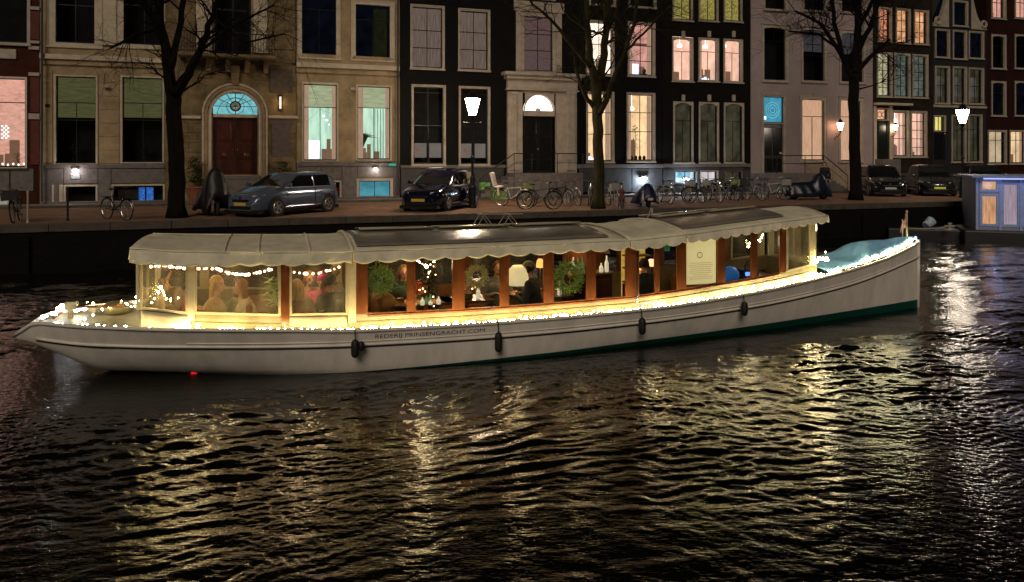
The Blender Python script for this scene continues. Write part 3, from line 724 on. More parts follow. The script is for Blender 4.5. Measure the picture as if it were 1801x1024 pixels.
pbox(917.3,975.7,161.4,165,-.20,'portal_lintel')
xc=(dx0+dx1)/2; hw=(dx1-dx0)/2-.06; zsp=P(946,195)[1]
# semicircle surround with spandrels
m=MB(); n=14
for k in range(n):
    t0,t1=PI*k/n,PI*(k+1)/n; p=(xc+hw*math.cos(t0),zsp+hw*math.sin(t0)); q_=(xc+hw*math.cos(t1),zsp+hw*math.sin(t1)); zt=dz1+.02
    m.poly([(q_[0],-.19,q_[1]),(p[0],-.19,p[1]),(p[0],-.19,zt),(q_[0],-.19,zt)]); m.quad((p[0],-.19,p[1]),(q_[0],-.19,q_[1]),(q_[0],.1,q_[1]),(p[0],.1,p[1]))
m.build('fanlight_surround',OFFW,H)
m=MB().torus((xc,-.2,zsp),hw+.03,.025,20,6,a0=0,a1=PI).build('fanlight_moulding',OFFW,H)
fan=MB().prism([(xc+(hw+.01)*math.cos(PI*k/20),zsp+(hw+.01)*math.sin(PI*k/20)) for k in range(21)][::-1],.05,.06).build('fanlight',emi('fan_white',(1,.9,.75),2.6),H)
m=MB()
for k in range(1,6): t=PI*k/6; m.tube([(xc,.03,zsp),(xc+hw*math.cos(t),.03,zsp+hw*math.sin(t))],.012,5)
m.torus((xc,.03,zsp),.10,.03,12,5,a0=0,a1=PI); m.build('fanlight_bars',IRON,fan)
pbox(919.2,973.8,195.3,205,-.16,'transom')
zt=P(946,205.3)[1]; zb_=P(946,304)[1]
d=MB().box(dx0+.04,dx1-.04,.06,.12,zb_,zt).build('door',BLKW,H); Wd=dx1-dx0-.08; Hd=zt-zb_
for s in (0,1):
    X=dx0+.04+Wd*(.06+.49*s)
    for v0,v1 in ((.05,.22),(.27,.62),(.67,.95)):
        mm=MB().box(X,X+Wd*.39,.035,.059,zb_+Hd*v0,zb_+Hd*v1); mm.box(X+.05,X+Wd*.39-.05,.02,.0345,zb_+Hd*v0+.05,zb_+Hd*v1-.05); mm.build('door_panel',pm('black_gloss',(.012,.012,.012),.15),d,bevel=.01)
MB().ell((xc,.02,zb_+Hd*.42),(.03,.04,.03),8,6).build('door_knob',MATS['brass'],d)
MB().box(dx0-.9,dx1+1.0,-1.35,-.001,.092,zb_-.002).build('stoop',GRAN,H,bevel=.02)
for k in range(6): MB().box(dx0-.9-.28*(k+1),dx0-.9-.28*k-.003,-1.2,-.1,.092,zb_-.002-(zb_-.1)*(k+1)/7).build('step',GRAN,H,bevel=.01)
def rail(H_,pts,posts,z0,name='handrail'):
    m=MB(); m.tube(pts,.028,6); m.tube([(p[0],p[1],p[2]-.45) for p in pts],.014,5)
    for p in posts: m.tube([(p[0],p[1],p[3]),(p[0],p[1],p[2])],.02,6)
    m.build(name,IRON,H_)
zr=zb_+.95; xl=dx0-.9-1.7
rail(H,[(xl,-1.3,1.0),(dx0-.9,-1.3,zr),(dx1+1.0,-1.3,zr)],[(xl,-1.3,1.0,.1),(dx0-.9,-1.3,zr,zb_),(dx0,-1.3,zr,zb_),(dx1+1.0,-1.3,zr,zb_),((dx0+dx1)/2+.5,-1.3,zr,zb_)],zb_)
for (x0_,x1_) in ((704.5,770),(771,830),(831,886)): band(H,A,x0_,x1_,296,343,DKGREY,-.06,name='plinth_panel')
for (x0_,x1_) in ((1018,1060),(1061,1110),(1111,1164)): band(H,A,x0_,x1_,297,338,DKGREY,-.06,name='plinth_panel')
band(H,A,704,888,290.5,295.5,GRAN,-.11,name='plinth_cap'); band(H,A,1014,1165,289,296,GRAN,-.11,name='plinth_cap')
band(H,A,842,862,321,338,emi('green_window',(.22,.42,.08),.55,.4,6),-.075,-.061,name='lit_green_pane')

# ---- H3 : black brick house, three bays
A = fa(1165.5)[0]; H = hroot('dark_brick_house', 'dark brick house of three bays with pink lit arched windows upstairs', A); w = fa(1320)[0]-A
holes=[]; K=dict(casing=OFFW,cw=.07,arch=.13,topcols=1,rows=(.3,),sash=OFFW)
add((1183,-60,1218,36),lit=R_YG,casing=OFFW,cw=.07,rows=(.35,)); add((1229,-60,1263,37),lit=R_YG,casing=OFFW,cw=.07,rows=(.35,)); add((1273,-58,1305,38),lit=R_YG,casing=OFFW,cw=.07,rows=(.35,))
add((1182,66,1219,143),lit=R_PEACH,**K); add((1228,67,1264,143),lit=R_PEACH,extra=c_desk,**K); add((1272,69,1306,145),lit=R_PEACH,extra=c_leafy,**K)
K['sash']=BLKW
for r in ((1184,179,1219,286),(1229,180,1264,286),(1273,181,1308,286)): add(r,lit=R_OLIVE,**K)
add((1186,300,1226,322),casing=GRAN,cw=.05,cols=2,rows=(),lit=emi('room_cyan',(.25,.5,.6),.9,.4),sill=False,roomdepth=.5)
add((1231,300,1263,322),casing=OFFW,cw=.05,cols=2,rows=(),lit=emi('room_cold',(.8,.76,.78),.9,.3,4),sill=False,roomdepth=.5)
add((1274,300,1306,322),casing=GRAN,cw=.05,cols=2,rows=(),lit=R_OLIVE,sill=False,roomdepth=.5)
facade(H,A,w,15,holes,BLACK2); roof(H,w,15)
for x in (1200.5,1246,1289):
    for y in (62,174): band(H,A,x-2,x+3,y-7,y+4,OFFW,-.10,name='keystone')
band(H,A,1166,1319,288,294,GRAN,-.11,name='plinth_cap')
for x0_,x1_ in ((1166,1185),(1227,1230),(1264,1273),(1307,1319)): band(H,A,x0_,x1_,294.5,333,DKGREY,-.05,name='plinth_panel')
band(H,A,1166,1319,294.5,299.5,DKGREY,-.05,name='plinth_panel')
wall_flood(1130,314,'blue-white flood lamp low on the black house right of the portal, above the parked bikes',(.66,.82,1.0),90,160).scale=(1.7,1.3,1.7)
wall_flood(1205,315,'blue-white flood lamp at the basement window of the dark brick house',(.66,.82,1.0),50,120).scale=(1.5,1.2,1.5)

# ---- H4 : pale mauve house
A = fa(1320.5)[0]; H = hroot('pale_mauve_house', 'pale mauve rendered house with a blue transom over its black door', A); w = fa(1535)[0]-A
holes=[]; K=dict(casing=OFFW,cw=.13,arch=.05,hood=True)
def halfc(fr,x0,x1,z0,z1,y):
    h=z1-z0; curtain(fr,x0+.02,x1-.02,z1-h*.42,z1-.02,y+.12,emi('grey_net',(.05,.045,.05),1,.4,5),5,.02)
add((1340,45,1385,143),rows=(.25,),topcols=2,cols=1,**K); add((1409,49,1453,144),rows=(.28,.5),extra=halfc,**K); add((1476,55,1521,146),rows=(.28,.5),extra=halfc,**K)
for r in ((1342,-60,1384,18),(1411,-58,1453,20),(1477,-56,1520,23)): add(r,rows=(.4,),casing=OFFW,cw=.12)
add((1407,171,1453,284),rows=(.28,),cols=2,topcols=1,lit=emi('p1',(.5,.3,.2),.7),extra=mk_curt(CURT_PEACH,9),**K); add((1475,172,1517,285),rows=(.28,),cols=2,topcols=1,lit=emi('p1',(.5,.3,.2),.7),extra=mk_curt(CURT_PEACH,9),**K)
R_,_=win(H,A,(1340,167,1381,218),casing=OFFW,cw=.11,cols=1,rows=(),lit=R_TEAL,hood=True,sill=False,extra=lambda fr,x0,x1,z0,z1,y:[MB().torus(((x0+x1)/2+.1,y+.12,(z0+z1)/2),.3*k,.012,20,4).build('glass_ring',emi('ring_blue',(.25,.7,.85),1),fr) for k in (.5,1,1.5)]+[MB().box(x0+.08,x0+.35,y+.12,y+.14,z0+.2,z0+.38).build('bright_lamp',WHITEL,fr)]); holes.append(R_)
dx0,dx1,dz0,dz1=prect(A,1340,218,1381,305); holes.append((dx0+.05,dx1-.05,dz0,dz1+.08))
facade(H,A,w,14,holes,MAUVE); roof(H,w,14)
for s in ((dx0,dx0+.13),(dx1-.13,dx1)): MB().box(s[0],s[1],-.05,.1,dz0,dz1-.002).build('door_case',OFFW,H,bevel=.01)
d=MB().box(dx0+.12,dx1-.12,.08,.14,dz0,dz1-.002).build('door',BLKW,H)
for s in (0,1):
    X=dx0+.18+s*(dx1-dx0-.3)/2
    for v0,v1 in ((.05,.3),(.36,.92)): MB().box(X,X+(dx1-dx0-.4)/2-.04,.055,.079,dz0+(dz1-dz0)*v0,dz0+(dz1-dz0)*v1).build('door_panel',MATS['black_gloss'],d,bevel=.01)
MB().box(dx1-.36,dx1-.2,.04,.054,dz0+1.1,dz0+1.2).build('letter_plate',WHITEP,d)
MB().box(-.0+.02,dx1+1.7,-1.3,-.001,.092,dz0-.002).build('stoop',GRAN,H,bevel=.02)
for k in range(6): MB().box(dx1+1.7+.28*k+.003,dx1+1.7+.28*(k+1),-1.2,-.1,.092,dz0-(dz0-.1)*(k+1)/7).build('step',GRAN,H,bevel=.01)
zr=dz0+1.0
rail(H,[(.05,-1.25,zr),(dx1+1.6,-1.25,zr),(dx1+2.6,-1.25,zr-.65),(dx1+3.3,-1.25,.95)],[(.05,-1.25,zr,dz0),(dx0,-1.25,zr,dz0),(dx1+.3,-1.25,zr,dz0),(dx1+1.6,-1.25,zr,dz0),(dx1+3.3,-1.25,.95,.1)],dz0)
for k in range(5): band(H,A,1418+k*23,1440+k*23 if k<4 else 1534,290,330,pm('cream_plinth',(.33,.25,.18),.8,var=.2),-.04,name='plinth_stone')

# ---- H5 : brown brick house
A = fa(1535.5)[0]; H = hroot('brown_brick_house', 'narrow brown brick house with orange lit top windows and a cream door front', A); w = fa(1640)[0]-A
holes=[]; K=dict(casing=OFFW,cw=.08)
for r in ((1544,13,1567,73),(1575,15,1600,76),(1607,18,1632,78)): add(r,lit=R_ORANGE if r[0]!=1607 else emi('room_orange2',(1,.55,.28),.95,0,3,col2=(.6,.25,.1)),rows=(.33,.66),arch=.08,**K)
for i,r in enumerate(((1542,92,1568,170),(1572,94,1600,171),(1604,96,1631,172))): add(r,lit=(R_GREYG,emi('room_cy',(.75,.68,.42),.8,.5,4),R_GREYG)[i],rows=(.2,.4,.6,.8) if i!=1 else (.25,.5,.75),cols=2,arch=.08,**K)
add((1569,195,1598,276),casing=OFFW,cw=.1,rows=(.3,.6),lit=R_REDP); add((1601,196,1629,276),casing=OFFW,cw=.1,rows=(.2,.4,.6,.8),lit=R_PEACH)
R_,_=win(H,A,(1541,190,1563,212),casing=CREAMT,cw=.07,cols=1,rows=(),lit=R_YELL,sill=False,extra=lambda fr,x0,x1,z0,z1,y:[MB().torus((x0+(x1-x0)*q,y-.04,(z0+z1)/2),.16,.02,12,4).build('iron_scroll',IRON,fr) for q in (.3,.7)]); holes.append(R_)
dx0,dx1,dz0,dz1=prect(A,1544,213,1561,280); holes.append((dx0,dx1,dz0,dz1))
facade(H,A,w,13,holes,BROWNB); roof(H,w,13)
d=MB().box(dx0+.02,dx1-.02,.05,.1,dz0,dz1).build('door',pm('dark_green_door',(.012,.016,.014),.3),H); MB().box(dx0+.12,dx1-.12,.035,.049,dz0+.2,dz1-.2).build('door_panel',MATS['dark_green_door'],d,bevel=.01)
band(H,A,1536,1597,182,186,CREAMT,-.40,name='door_hood',bevel=.03); band(H,A,1536,1540.5,187,300,CREAMT,-.08,name='pilaster'); band(H,A,1563.5,1568.5,187,300,CREAMT,-.08,name='pilaster')
MB().box(.05,w-.05,-.06,-.001,.1,1.05).build('plinth',DKGREY,H,bevel=.01); MB().box(dx0-.3,dx1+.3,-.7,-.061,.1,dz0-.01).build('step',GRAN,H,bevel=.02)

# ---- H6 : dark neck-gable house
A = fa(1640.5)[0]; H = hroot('neck_gable_house', 'dark house with a pale scrolled neck gable and a yellow lit transom', A); w = fa(1735)[0]-A
holes=[]; K=dict(casing=OFFW,cw=.09)
add((1675,2,1701,46),rows=(.5,),lit=R_NIGHT,**K)
for r in ((1644,52,1669,101),(1675,54,1699,104),(1703,56,1729,103)): add(r,rows=(.5,),lit=R_NIGHT,**K)
for r in ((1644,117,1669,182),(1675,118,1699,182),(1703,120,1729,183)): add(r,rows=(.5,),lit=R_OLIVE,extra=lambda fr,x0,x1,z0,z1,y:curtain(fr,x0+.1,x1-.3,z0+.4,z1-.5,y+.1,emi('dim_cloth',(.09,.08,.07),1,.4),3),**K)
add((1642,203,1663,232),casing=OFFW,cw=.07,rows=(),cols=2,lit=emi('trans_yel',(.85,.75,.2),1.1,.2),sill=False)
add((1702,202,1726,285),rows=(.3,),lit=R_OLIVE,**K); add((1673,203,1698,285),rows=(.3,),lit=R_NIGHT,**K)
dx0,dx1,dz0,dz1=prect(A,1643,234,1662,282); holes.append((dx0,dx1,dz0,dz1))
zsh=P(1688,50)[1]
holes6=[h for h in holes if h[3]<zsh+.2]+[h for h in holes if h[3]>=zsh+.2]
facade(H,A,w,zsh,[h for h in holes if h[2]<zsh-.3],pm('dark_teal_brick',(.014,.014,.016),.7,var=.3),depth=9)
nx0,nx1=fa(1668)[0]-A,fa(1708)[0]-A
hh=holes[0]; m=MB(); zt=zsh+4.2
m.box(nx0,hh[0],0,.3,zsh+.001,zt); m.box(hh[1],nx1,0,.3,zsh+.001,zt); m.box(hh[0],hh[1],0,.3,hh[3],zt); m.box(hh[0],hh[1],0.002,.3,zsh+.002,hh[2])
m.build('gable_neck',MATS['dark_teal_brick'],H)
for s,xb,xe in ((-1,nx0,.05),(1,nx1,w-.05)):
    pts=[]; 
    for k in range(13):
        t=k/12*PI/2; pts.append((xe+(xb-xe)*math.sin(t)*.92, zsh+2.1-2.0*math.cos(t-0)*0 -2.1*(1-math.sin(t)**3)*.8))
    outer=[(xe,zsh)]+[(xe+(xb-xe)*(k/10), zsh+.25+2.2*(k/10)**2.6) for k in range(11)]+[(xb,zsh)]
    MB().prism(outer if s<0 else outer[::-1],-.06,.25).build('gable_scroll',OFFW,H,bevel=.02)
    MB().torus((xe-s*.28,-.08,zsh+.35),.2,.08,14,6).build('gable_volute',OFFW,H)
m=MB().prism([(nx0-.2,zt),(nx1+.2,zt),((nx0+nx1)/2,zt+.8)],-.1,.3).build('gable_pediment',OFFW,H)
m=MB(); m.poly([(0,.3,zsh),(w,.3,zsh),(w,9,zsh),(0,9,zsh)]); m.poly([(0,.3,zsh+.01),(w/2,.3,zt),(w/2,9,zt),(0,9,zsh+.01)]); m.poly([(w,9,zsh+.01),(w/2,9,zt),(w/2,.3,zt),(w,.3,zsh+.01)]); m.build('roof',ROOFT,H)
d=MB().box(dx0+.02,dx1-.02,.05,.1,dz0,dz1).build('door',BLKW,H); MB().box(dx0+.15,dx1-.15,.035,.049,dz0+.2,dz1-.2).build('door_panel',MATS['black_gloss'],d,bevel=.01)
band(H,A,1641,1734,186,190,OFFW,-.09,name='string_course'); MB().box(.05,w-.05,-.06,-.001,.1,1.0).build('plinth',DKGREY,H)

# ---- H7 : red house right edge
A = fa(1735.5)[0]; H = hroot('dark_red_house', 'dark red brick house at the right edge with peach lit top windows', A); w = fa(1960)[0]-A
holes=[]; K=dict(casing=OFFW,cw=.10,arch=.08)
xs7=[1743,1784,1826,1868,1910]
for x in xs7:
    add((x,-25,x+25,33),lit=R_REDP,rows=(.5,),**K); add((x,61,x+25,121),rows=(.3,),**K); add((x,143,x+25,204),lit=R_NIGHT,rows=(.3,),**K)
add((1737,229,1769,288),casing=OFFW,cw=.08,rows=(.28,),cols=2,lit=R_OLIVE,arch=.06); add((1775,229,1803,288),casing=OFFW,cw=.08,rows=(.28,),cols=2,lit=R_CREAM,arch=.06); add((1815,229,1845,288),casing=OFFW,cw=.08,rows=(.28,),cols=2,lit=R_CREAM,arch=.06)
facade(H,A,w,13,holes,REDB2); roof(H,w,13); band(H,A,1736,1959,205,209,OFFW,-.08,name='string_course') if 0 else None
MB().box(.05,w-.05,-.06,-.001,.1,1.0).build('plinth',DKGREY,H)
# beyond both ends: plain dark houses keep the street going
for (a0,a1,nm,lb,mt,hh_) in ((fa(-150)[0]-9,fa(-150)[0]-.05,'end_house','plain brown brick house beyond the left edge',BROWNB,12),(fa(1960)[0]+.05,fa(1960)[0]+12,'end_house','plain brown brick house beyond the right edge',BROWNB,13)):
    H=hroot(nm,lb,a0); facade(H,a0,a1-a0,hh_,[],mt); roof(H,a1-a0,hh_)
# ================================================================== WATER
BA = math.radians(18); BS = Vector((-7.49, 11.13, WZ))
BE = Vector((math.cos(BA), math.sin(BA), 0)); BN = Vector((-math.sin(BA), math.cos(BA), 0))
def BW(u, v, w_=0): return BS + BE*u + BN*v + Vector((0,0,w_))
def bu(px, v):
    t=(px-CXP)/FPX; u=(t*(BS.y+v*BN.y)-BS.x-v*BN.x)/(BE.x-t*BE.y); return u, BS.y+u*BE.y+v*BN.y
def B(px, py, v):
    u,Y=bu(px,v); return u, CAMZ-(py-HY)*Y/FPX-WZ
def build_water():
    rs = np.random.RandomState(5)
    ys=[4.2]; 
    while ys[-1] < 48:
        y=ys[-1]; ys.append(y+max(.016, y*y/2440*.55))
    ys=np.array(ys); ts=np.linspace(-.98,.98,1000)
    Yg,Tg=np.meshgrid(ys,ts,indexing='ij'); Xg=Tg*Yg
    def noise(x,y,seed,sc):
        r=np.random.RandomState(seed); o=np.zeros_like(x)
        for i in range(7):
            a=r.uniform(0,2*np.pi); k=sc*r.uniform(.5,1.6); o+=np.sin(k*(x*np.cos(a)+y*np.sin(a))+r.uniform(0,6.28))
        return o/2.6
    wx=Xg+.18*noise(Xg,Yg,1,1.3)+.04*noise(Xg,Yg,11,6); wy=Yg+.22*noise(Xg,Yg,2,1.1)+.04*noise(Xg,Yg,12,7)
    lim=(Yg*Yg/2440*.55)                                   # local row spacing, for fading short waves
    def group(n,l0,l1,dirdeg,spread,slope,seed):
        r=np.random.RandomState(seed); o=np.zeros_like(Xg)
        for i in range(n):
            lam=np.exp(r.uniform(np.log(l0),np.log(l1))); a=np.radians(dirdeg+r.normal()*spread); k=2*np.pi/lam
            amp=slope/k/np.sqrt(n)*1.414
            fade=np.clip((lam/np.maximum(lim,1e-3)-2.0)/1.5,0,1)
            ph=k*(wx*np.cos(a)+wy*np.sin(a))+r.uniform(0,6.28)
            o+=fade*amp*(np.sin(ph)+.25*np.cos(2*ph))
        return o
    # direction = wave vector; crests are perpendicular to it
    env1=np.clip(.65+.75*noise(Xg,Yg,3,1.1),.10,1.7)
    env2=np.clip(.75+.65*noise(Xg,Yg,4,.8),.2,1.6)
    Z =group(44,.055,.17,84,36,.20,21)*env1
    Z+=group(28,.16,.44,93,20,.13,22)*env2
    Z+=group(8,1.1,3.2,95,25,.03,23)
    Z*=np.clip(.34+.66*(Yg-6.6)/2.6,.34,1)
    Z+=group(18,.55,1.35,91,12,.13,27)*np.clip((Yg-10.5)/5,0,1)*np.clip(.8+.5*noise(Xg,Yg,14,.5),.3,1.4)
    wake=np.clip(1-((Xg+1.2)/5.6)**2,0,1)*np.clip(1-((Yg-9.2)/3.2)**2,0,1)
    Z+=group(16,.16,.42,116,9,.14,24)*wake*np.clip(.8+.7*noise(Xg,Yg,6,1.4),.1,1.7)
    sm=lambda q: np.clip(q,0,1)**2*(3-2*np.clip(q,0,1))
    Z*=1-.62*sm((Xg-1.2)/3.2)*sm((10.2-Yg)/2.4)
    # calm strip beside the hull
    du=(Xg-BS.x)*BE.x+(Yg-BS.y)*BE.y; dvv=(Xg-BS.x)*BN.x+(Yg-BS.y)*BN.y
    d=np.abs(dvv)-1.35+np.clip(-du,0,9)+np.clip(du-17.4,0,9)
    calm=np.clip(.1+d/1.0,0.2,1)
    Z*=calm
    V=np.stack([Xg,Yg,np.full_like(Xg,WZ)+Z],-1).reshape(-1,3).astype(np.float32)
    R,C=Xg.shape; idx=np.arange(R*C).reshape(R,C)
    F=np.stack([idx[:-1,:-1],idx[:-1,1:],idx[1:,1:],idx[1:,:-1]],-1).reshape(-1,4).astype(np.int32)
    me=bpy.data.meshes.new('canal_water'); me.vertices.add(len(V)); me.vertices.foreach_set('co',V.ravel())
    me.loops.add(F.size); me.loops.foreach_set('vertex_index',F.ravel()); me.polygons.add(len(F))
    me.polygons.foreach_set('loop_start',np.arange(0,F.size,4,dtype=np.int32)); me.polygons.foreach_set('loop_total',np.full(len(F),4,np.int32))
    me.polygons.foreach_set('use_smooth',np.ones(len(F),bool)); me.update(calc_edges=True)
    return me
m=bpy.data.materials.new('water'); m.use_nodes=True; nt=m.node_tree; b=nt.nodes['Principled BSDF']; MATS['water']=m
b.inputs['Base Color'].default_value=(.004,.0045,.003,1); b.inputs['Roughness'].default_value=.02; b.inputs['IOR'].default_value=1.7; b.inputs['Specular IOR Level'].default_value=.5
tc=nt.nodes.new('ShaderNodeTexCoord'); mp=nt.nodes.new('ShaderNodeMapping'); mp.inputs['Scale'].default_value=(1,2.2,1); mp.inputs['Rotation'].default_value=(0,0,math.radians(-12))
n=nt.nodes.new('ShaderNodeTexNoise'); n.inputs['Scale'].default_value=9; n.inputs['Detail'].default_value=3; n.inputs['Roughness'].default_value=.55
bp=nt.nodes.new('ShaderNodeBump'); bp.inputs['Strength'].default_value=.4; bp.inputs['Distance'].default_value=.022
nt.links.new(tc.outputs['Object'],mp.inputs[0]); nt.links.new(mp.outputs[0],n.inputs['Vector']); nt.links.new(n.outputs[0],bp.inputs['Height']); nt.links.new(bp.outputs[0],b.inputs['Normal'])
wo=obj('canal_water',build_water(),kind='structure'); wo.data.materials.append(m)
canal.build('water',m,kind='structure')

# ================================================================== THE SALOON BOAT
def pch(tab):
    xs=np.array([t[0] for t in tab],float); ys=np.array([t[1] for t in tab],float)
    d=np.diff(ys)/np.diff(xs); mm=np.zeros(len(xs)); mm[0]=d[0]; mm[-1]=d[-1]
    for i in range(1,len(xs)-1):
        mm[i]=0 if d[i-1]*d[i]<=0 else 2*d[i-1]*d[i]/(d[i-1]+d[i])
    def f(x):
        x=min(max(x,xs[0]),xs[-1]); i=min(int(np.searchsorted(xs,x,side='right')-1),len(xs)-2); h=xs[i+1]-xs[i]; t=(x-xs[i])/h
        return float((2*t**3-3*t*t+1)*ys[i]+(t**3-2*t*t+t)*h*mm[i]+(-2*t**3+3*t*t)*ys[i+1]+(t**3-t*t)*h*mm[i+1])
    return f
UL=17.39
hb=pch([(0,.04),(.12,.16),(.34,.34),(.62,.56),(1.13,.88),(2.3,1.27),(3.9,1.48),(5.2,1.53),(8,1.53),(9.8,1.46),(12.1,1.24),(14.6,.80),(16.2,.40),(17.1,.12),(UL,.02)])
wlh=pch([(0,0),(1.4,0),(2.0,.28),(3,.72),(4,1.08),(5,1.28),(6.5,1.36),(8,1.32),(9.7,1.15),(13.2,.74),(15.5,.36),(17.2,.05),(UL,.015)])
shr=pch([(0,.645),(.18,.765),(.36,.875),(.5,.885),(1.1,.88),(2.3,.84),(3.9,.76),(5,.69),(7,.66),(9.8,.69),(12.1,.80),(14.6,1.01),(16.2,1.2),(UL,1.42)])
zbt=pch([(0,.60),(.25,.50),(.6,.33),(1.0,.12),(1.5,-.06),(2.5,-.25),(4,-.35),(13,-.35),(16,-.3),(UL,-.25)])
bot=pch([(0,0),(4,.0),(7,.05),(12,.12),(14,.15),(UL,.17)])
def hv(u,z):
    zb=max(zbt(u),0); s=shr(u)
    t=min(max((z-zb)/max(s-zb,.01),0),1); p=.42 if u<1.4 else (.42+(min(u,4)-1.4)/2.6*.35)
    return wlh(u)+(hb(u)-wlh(u))*t**p
vs=pch([(1.84,.93),(2.2,1.06),(2.6,1.13),(4,1.20),(10.5,1.20),(12,1.08),(13.9,.80),(14.2,.76)])
wb=pch([(1.84,1.10),(2.5,1.03),(3.8,.93),(5,.88),(7.1,.85),(9.5,.88),(11.3,.99),(13,1.10),(13.95,1.2)])
eave=pch([(1.7,2.01),(2.5,1.95),(4.9,1.875),(7,1.87),(9.6,1.885),(10.7,1.95),(12.3,2.06),(14.15,2.17)])
HULLW=pm('white_hull_paint',(.76,.70,.63),.38,var=.14,scale=3,stretch=(1,1,.35),bump=.12,bscale=2); GREENB=pm('green_boot_paint',(.006,.06,.045),.4,var=.2); DARKL=pm('black_line_paint',(.015,.012,.01),.4)
CREAMB=pm('cream_coaming',(.15,.125,.062),.45,var=.1,scale=3); TEAK=pm('varnished_teak',(.12,.037,.012),.28,var=.45,scale=5,stretch=(1,1,.25)); DECKM=pm('boat_deck',(.13,.11,.075),.6,var=.2,scale=4)
CANV=pm('cream_canvas',(.80,.73,.55),.85,var=.2,scale=2,bump=.9,bscale=3.5); FLOORW=pm('cabin_floor',(.12,.06,.025),.5,var=.3)
BOAT=thing('saloon_boat','long white canal saloon boat with teak windowed cabin and cream canopy on the water','boat',tuple(BS),BA)
# hull shell -----------------------------------------------------
US=sorted(set([round(x,3) for x in list(np.linspace(0,1.2,19))+list(np.linspace(1.2,15,56))+list(np.linspace(15,UL,20))]))
def ring(u):
    s=shr(u); zb=zbt(u); z0=max(zb,0); L=[]
    if u>1.45: L+=[(0,zb),(wlh(u)*.7,zb*.75),(wlh(u)*.95,-.06),(wlh(u),0)]
    else: L+=[(0,zb)]*3+[(0 if u<1.4 else wlh(u),z0)]
    bz=max(bot(u),z0+.001)
    L+=[(hv(u,bz),bz)]
    for k in range(1,9): z=bz+(s-bz)*k/8; L.append((hv(u,z),z))
    return L
rows=[ring(u) for u in US]
m=MB(); 
for side in (-1,1):
    base=len(m.v); n=len(rows[0])
    for u,R in zip(US,rows): m.v+=[(u,side*p[0],p[1]) for p in R]
    for i in range(len(US)-1):
        for j in range(n-1):
            a,b_,c,d_=base+i*n+j,base+(i+1)*n+j,base+(i+1)*n+j+1,base+i*n+j+1
            m.f.append((a,b_,c,d_) if side<0 else (a,d_,c,b_)); m.m.append(1 if j<4 and US[i]>4 else 0)
hull=m.build('hull',[HULLW,GREENB],BOAT,smooth=True)
def along(u0,u1,n,fn,side=-1): return [(u,)+fn(u,side) for u in np.linspace(u0,u1,n)]
for side in (-1,1):
    st=pch([(0,.66),(.5,.62),(2.3,.56),(5,.47),(7.4,.44),(9.7,.46),(12.2,.54),(14.7,.72),(UL,1.12)])
    MB().tube([(u,side*(hv(u,st(u))+.010),st(u)) for u in np.linspace(.35,UL,90)],.022,6).build('rubbing_strake',HULLW,hull,smooth=True)
    MB().tube([(u,side*(hv(u,st(u)-.035)+.003),st(u)-.038) for u in np.linspace(.35,UL,90)],.011,6).build('dark_line',DARKL,hull,smooth=True)
    MB().tube([(u,side*(hv(u,st(u)+.06)+.004),st(u)+.055) for u in np.linspace(2.5,UL-1,80)],.010,6).build('moulding',HULLW,hull,smooth=True)
    MB().tube([(u,side*(hb(u)+.004),shr(u)+.006) for u in np.linspace(.0,UL,120)],.028,8).build('gunwale',HULLW,BOAT,smooth=True)
    # toe rail lit by the bulbs at the bow
    MB().tube([(u,side*(hb(u)-.045),shr(u)+.04) for u in np.linspace(14.6,17.2,24)],.02,6).build('toe_rail',CREAMB,BOAT,smooth=True)
m=MB().tube([(UL+.01,0,-.3),(UL+.02,0,.6),(UL+.02,0,1.5)],[.035,.04,.045],8); m.build('stem_post',HULLW,hull,smooth=True)
# deck with the cabin well cut out
def deck_strip(u0,u1,n,vin):
    m=MB()
    for side in (-1,1):
        P_=[]
        for u in np.linspace(u0,u1,n): P_.append([(u,side*vin(u),shr(u)-.03),(u,side*(hb(u)-.005),shr(u)-.03)])
        m.grid(P_ if side<0 else [r[::-1] for r in P_])
    return m
m=deck_strip(.01,1.86,24,lambda u:0); m2=deck_strip(1.86,14.0,60,lambda u:vs(u)-.03); m3=deck_strip(14.0,UL-.02,24,lambda u:0)
for q in (m2,m3): 
    o_=len(m.v); m.v+=q.v; m.f+=[tuple(i+o_ for i in f) for f in q.f]; m.m+=q.m
m.build('deck',DECKM,BOAT)
MB().grid([[(u,-min(vs(u)*.97,hv(u,.06)-.05),.06),(u,min(vs(u)*.97,hv(u,.06)-.05),.06)] for u in np.linspace(2.6,13.6,24)]).build('cabin_floor',FLOORW,BOAT)
# coaming
for side in (-1,1):
    m=MB(); N=60; P_=[]
    for u in np.linspace(1.86,13.98,N):
        zl=max(.05,min(shr(u)-.05,shr(u)-.6*(min(u-1.84,2.5)/2.5)*(min(14-u,2.5)/2.5)*1.2)); vi=min(vs(u)-.05,hv(u,zl)-.06); P_.append([(u,side*(vs(u)),shr(u)-.06),(u,side*vs(u),wb(u)),(u,side*(vs(u)-.05),wb(u)),(u,side*(vs(u)-.051),shr(u)),(u,side*vi,zl)])
    m.grid(P_); m.build('coaming',CREAMB,BOAT); MB().grid([[(u,side*(vs(u)-.056),wb(u)-.03),(u,side*(vs(u)-.057),shr(u)-.02)] for u in np.linspace(1.95,13.9,40)]).build('inner_lining',pm('dark_lining',(.15,.11,.06),.7,var=.3),BOAT)
    MB().tube([(u,side*(vs(u)+.006),wb(u)-.115) for u in np.linspace(1.9,13.9,50)],.012,6).build('coaming_moulding',CREAMB,BOAT,smooth=True)
for u in (1.86,13.98):
    MB().box(u-.02,u+.02,-vs(u)+.01,vs(u)-.01,shr(u)-.12,wb(u)).build('bulkhead',CREAMB,BOAT)
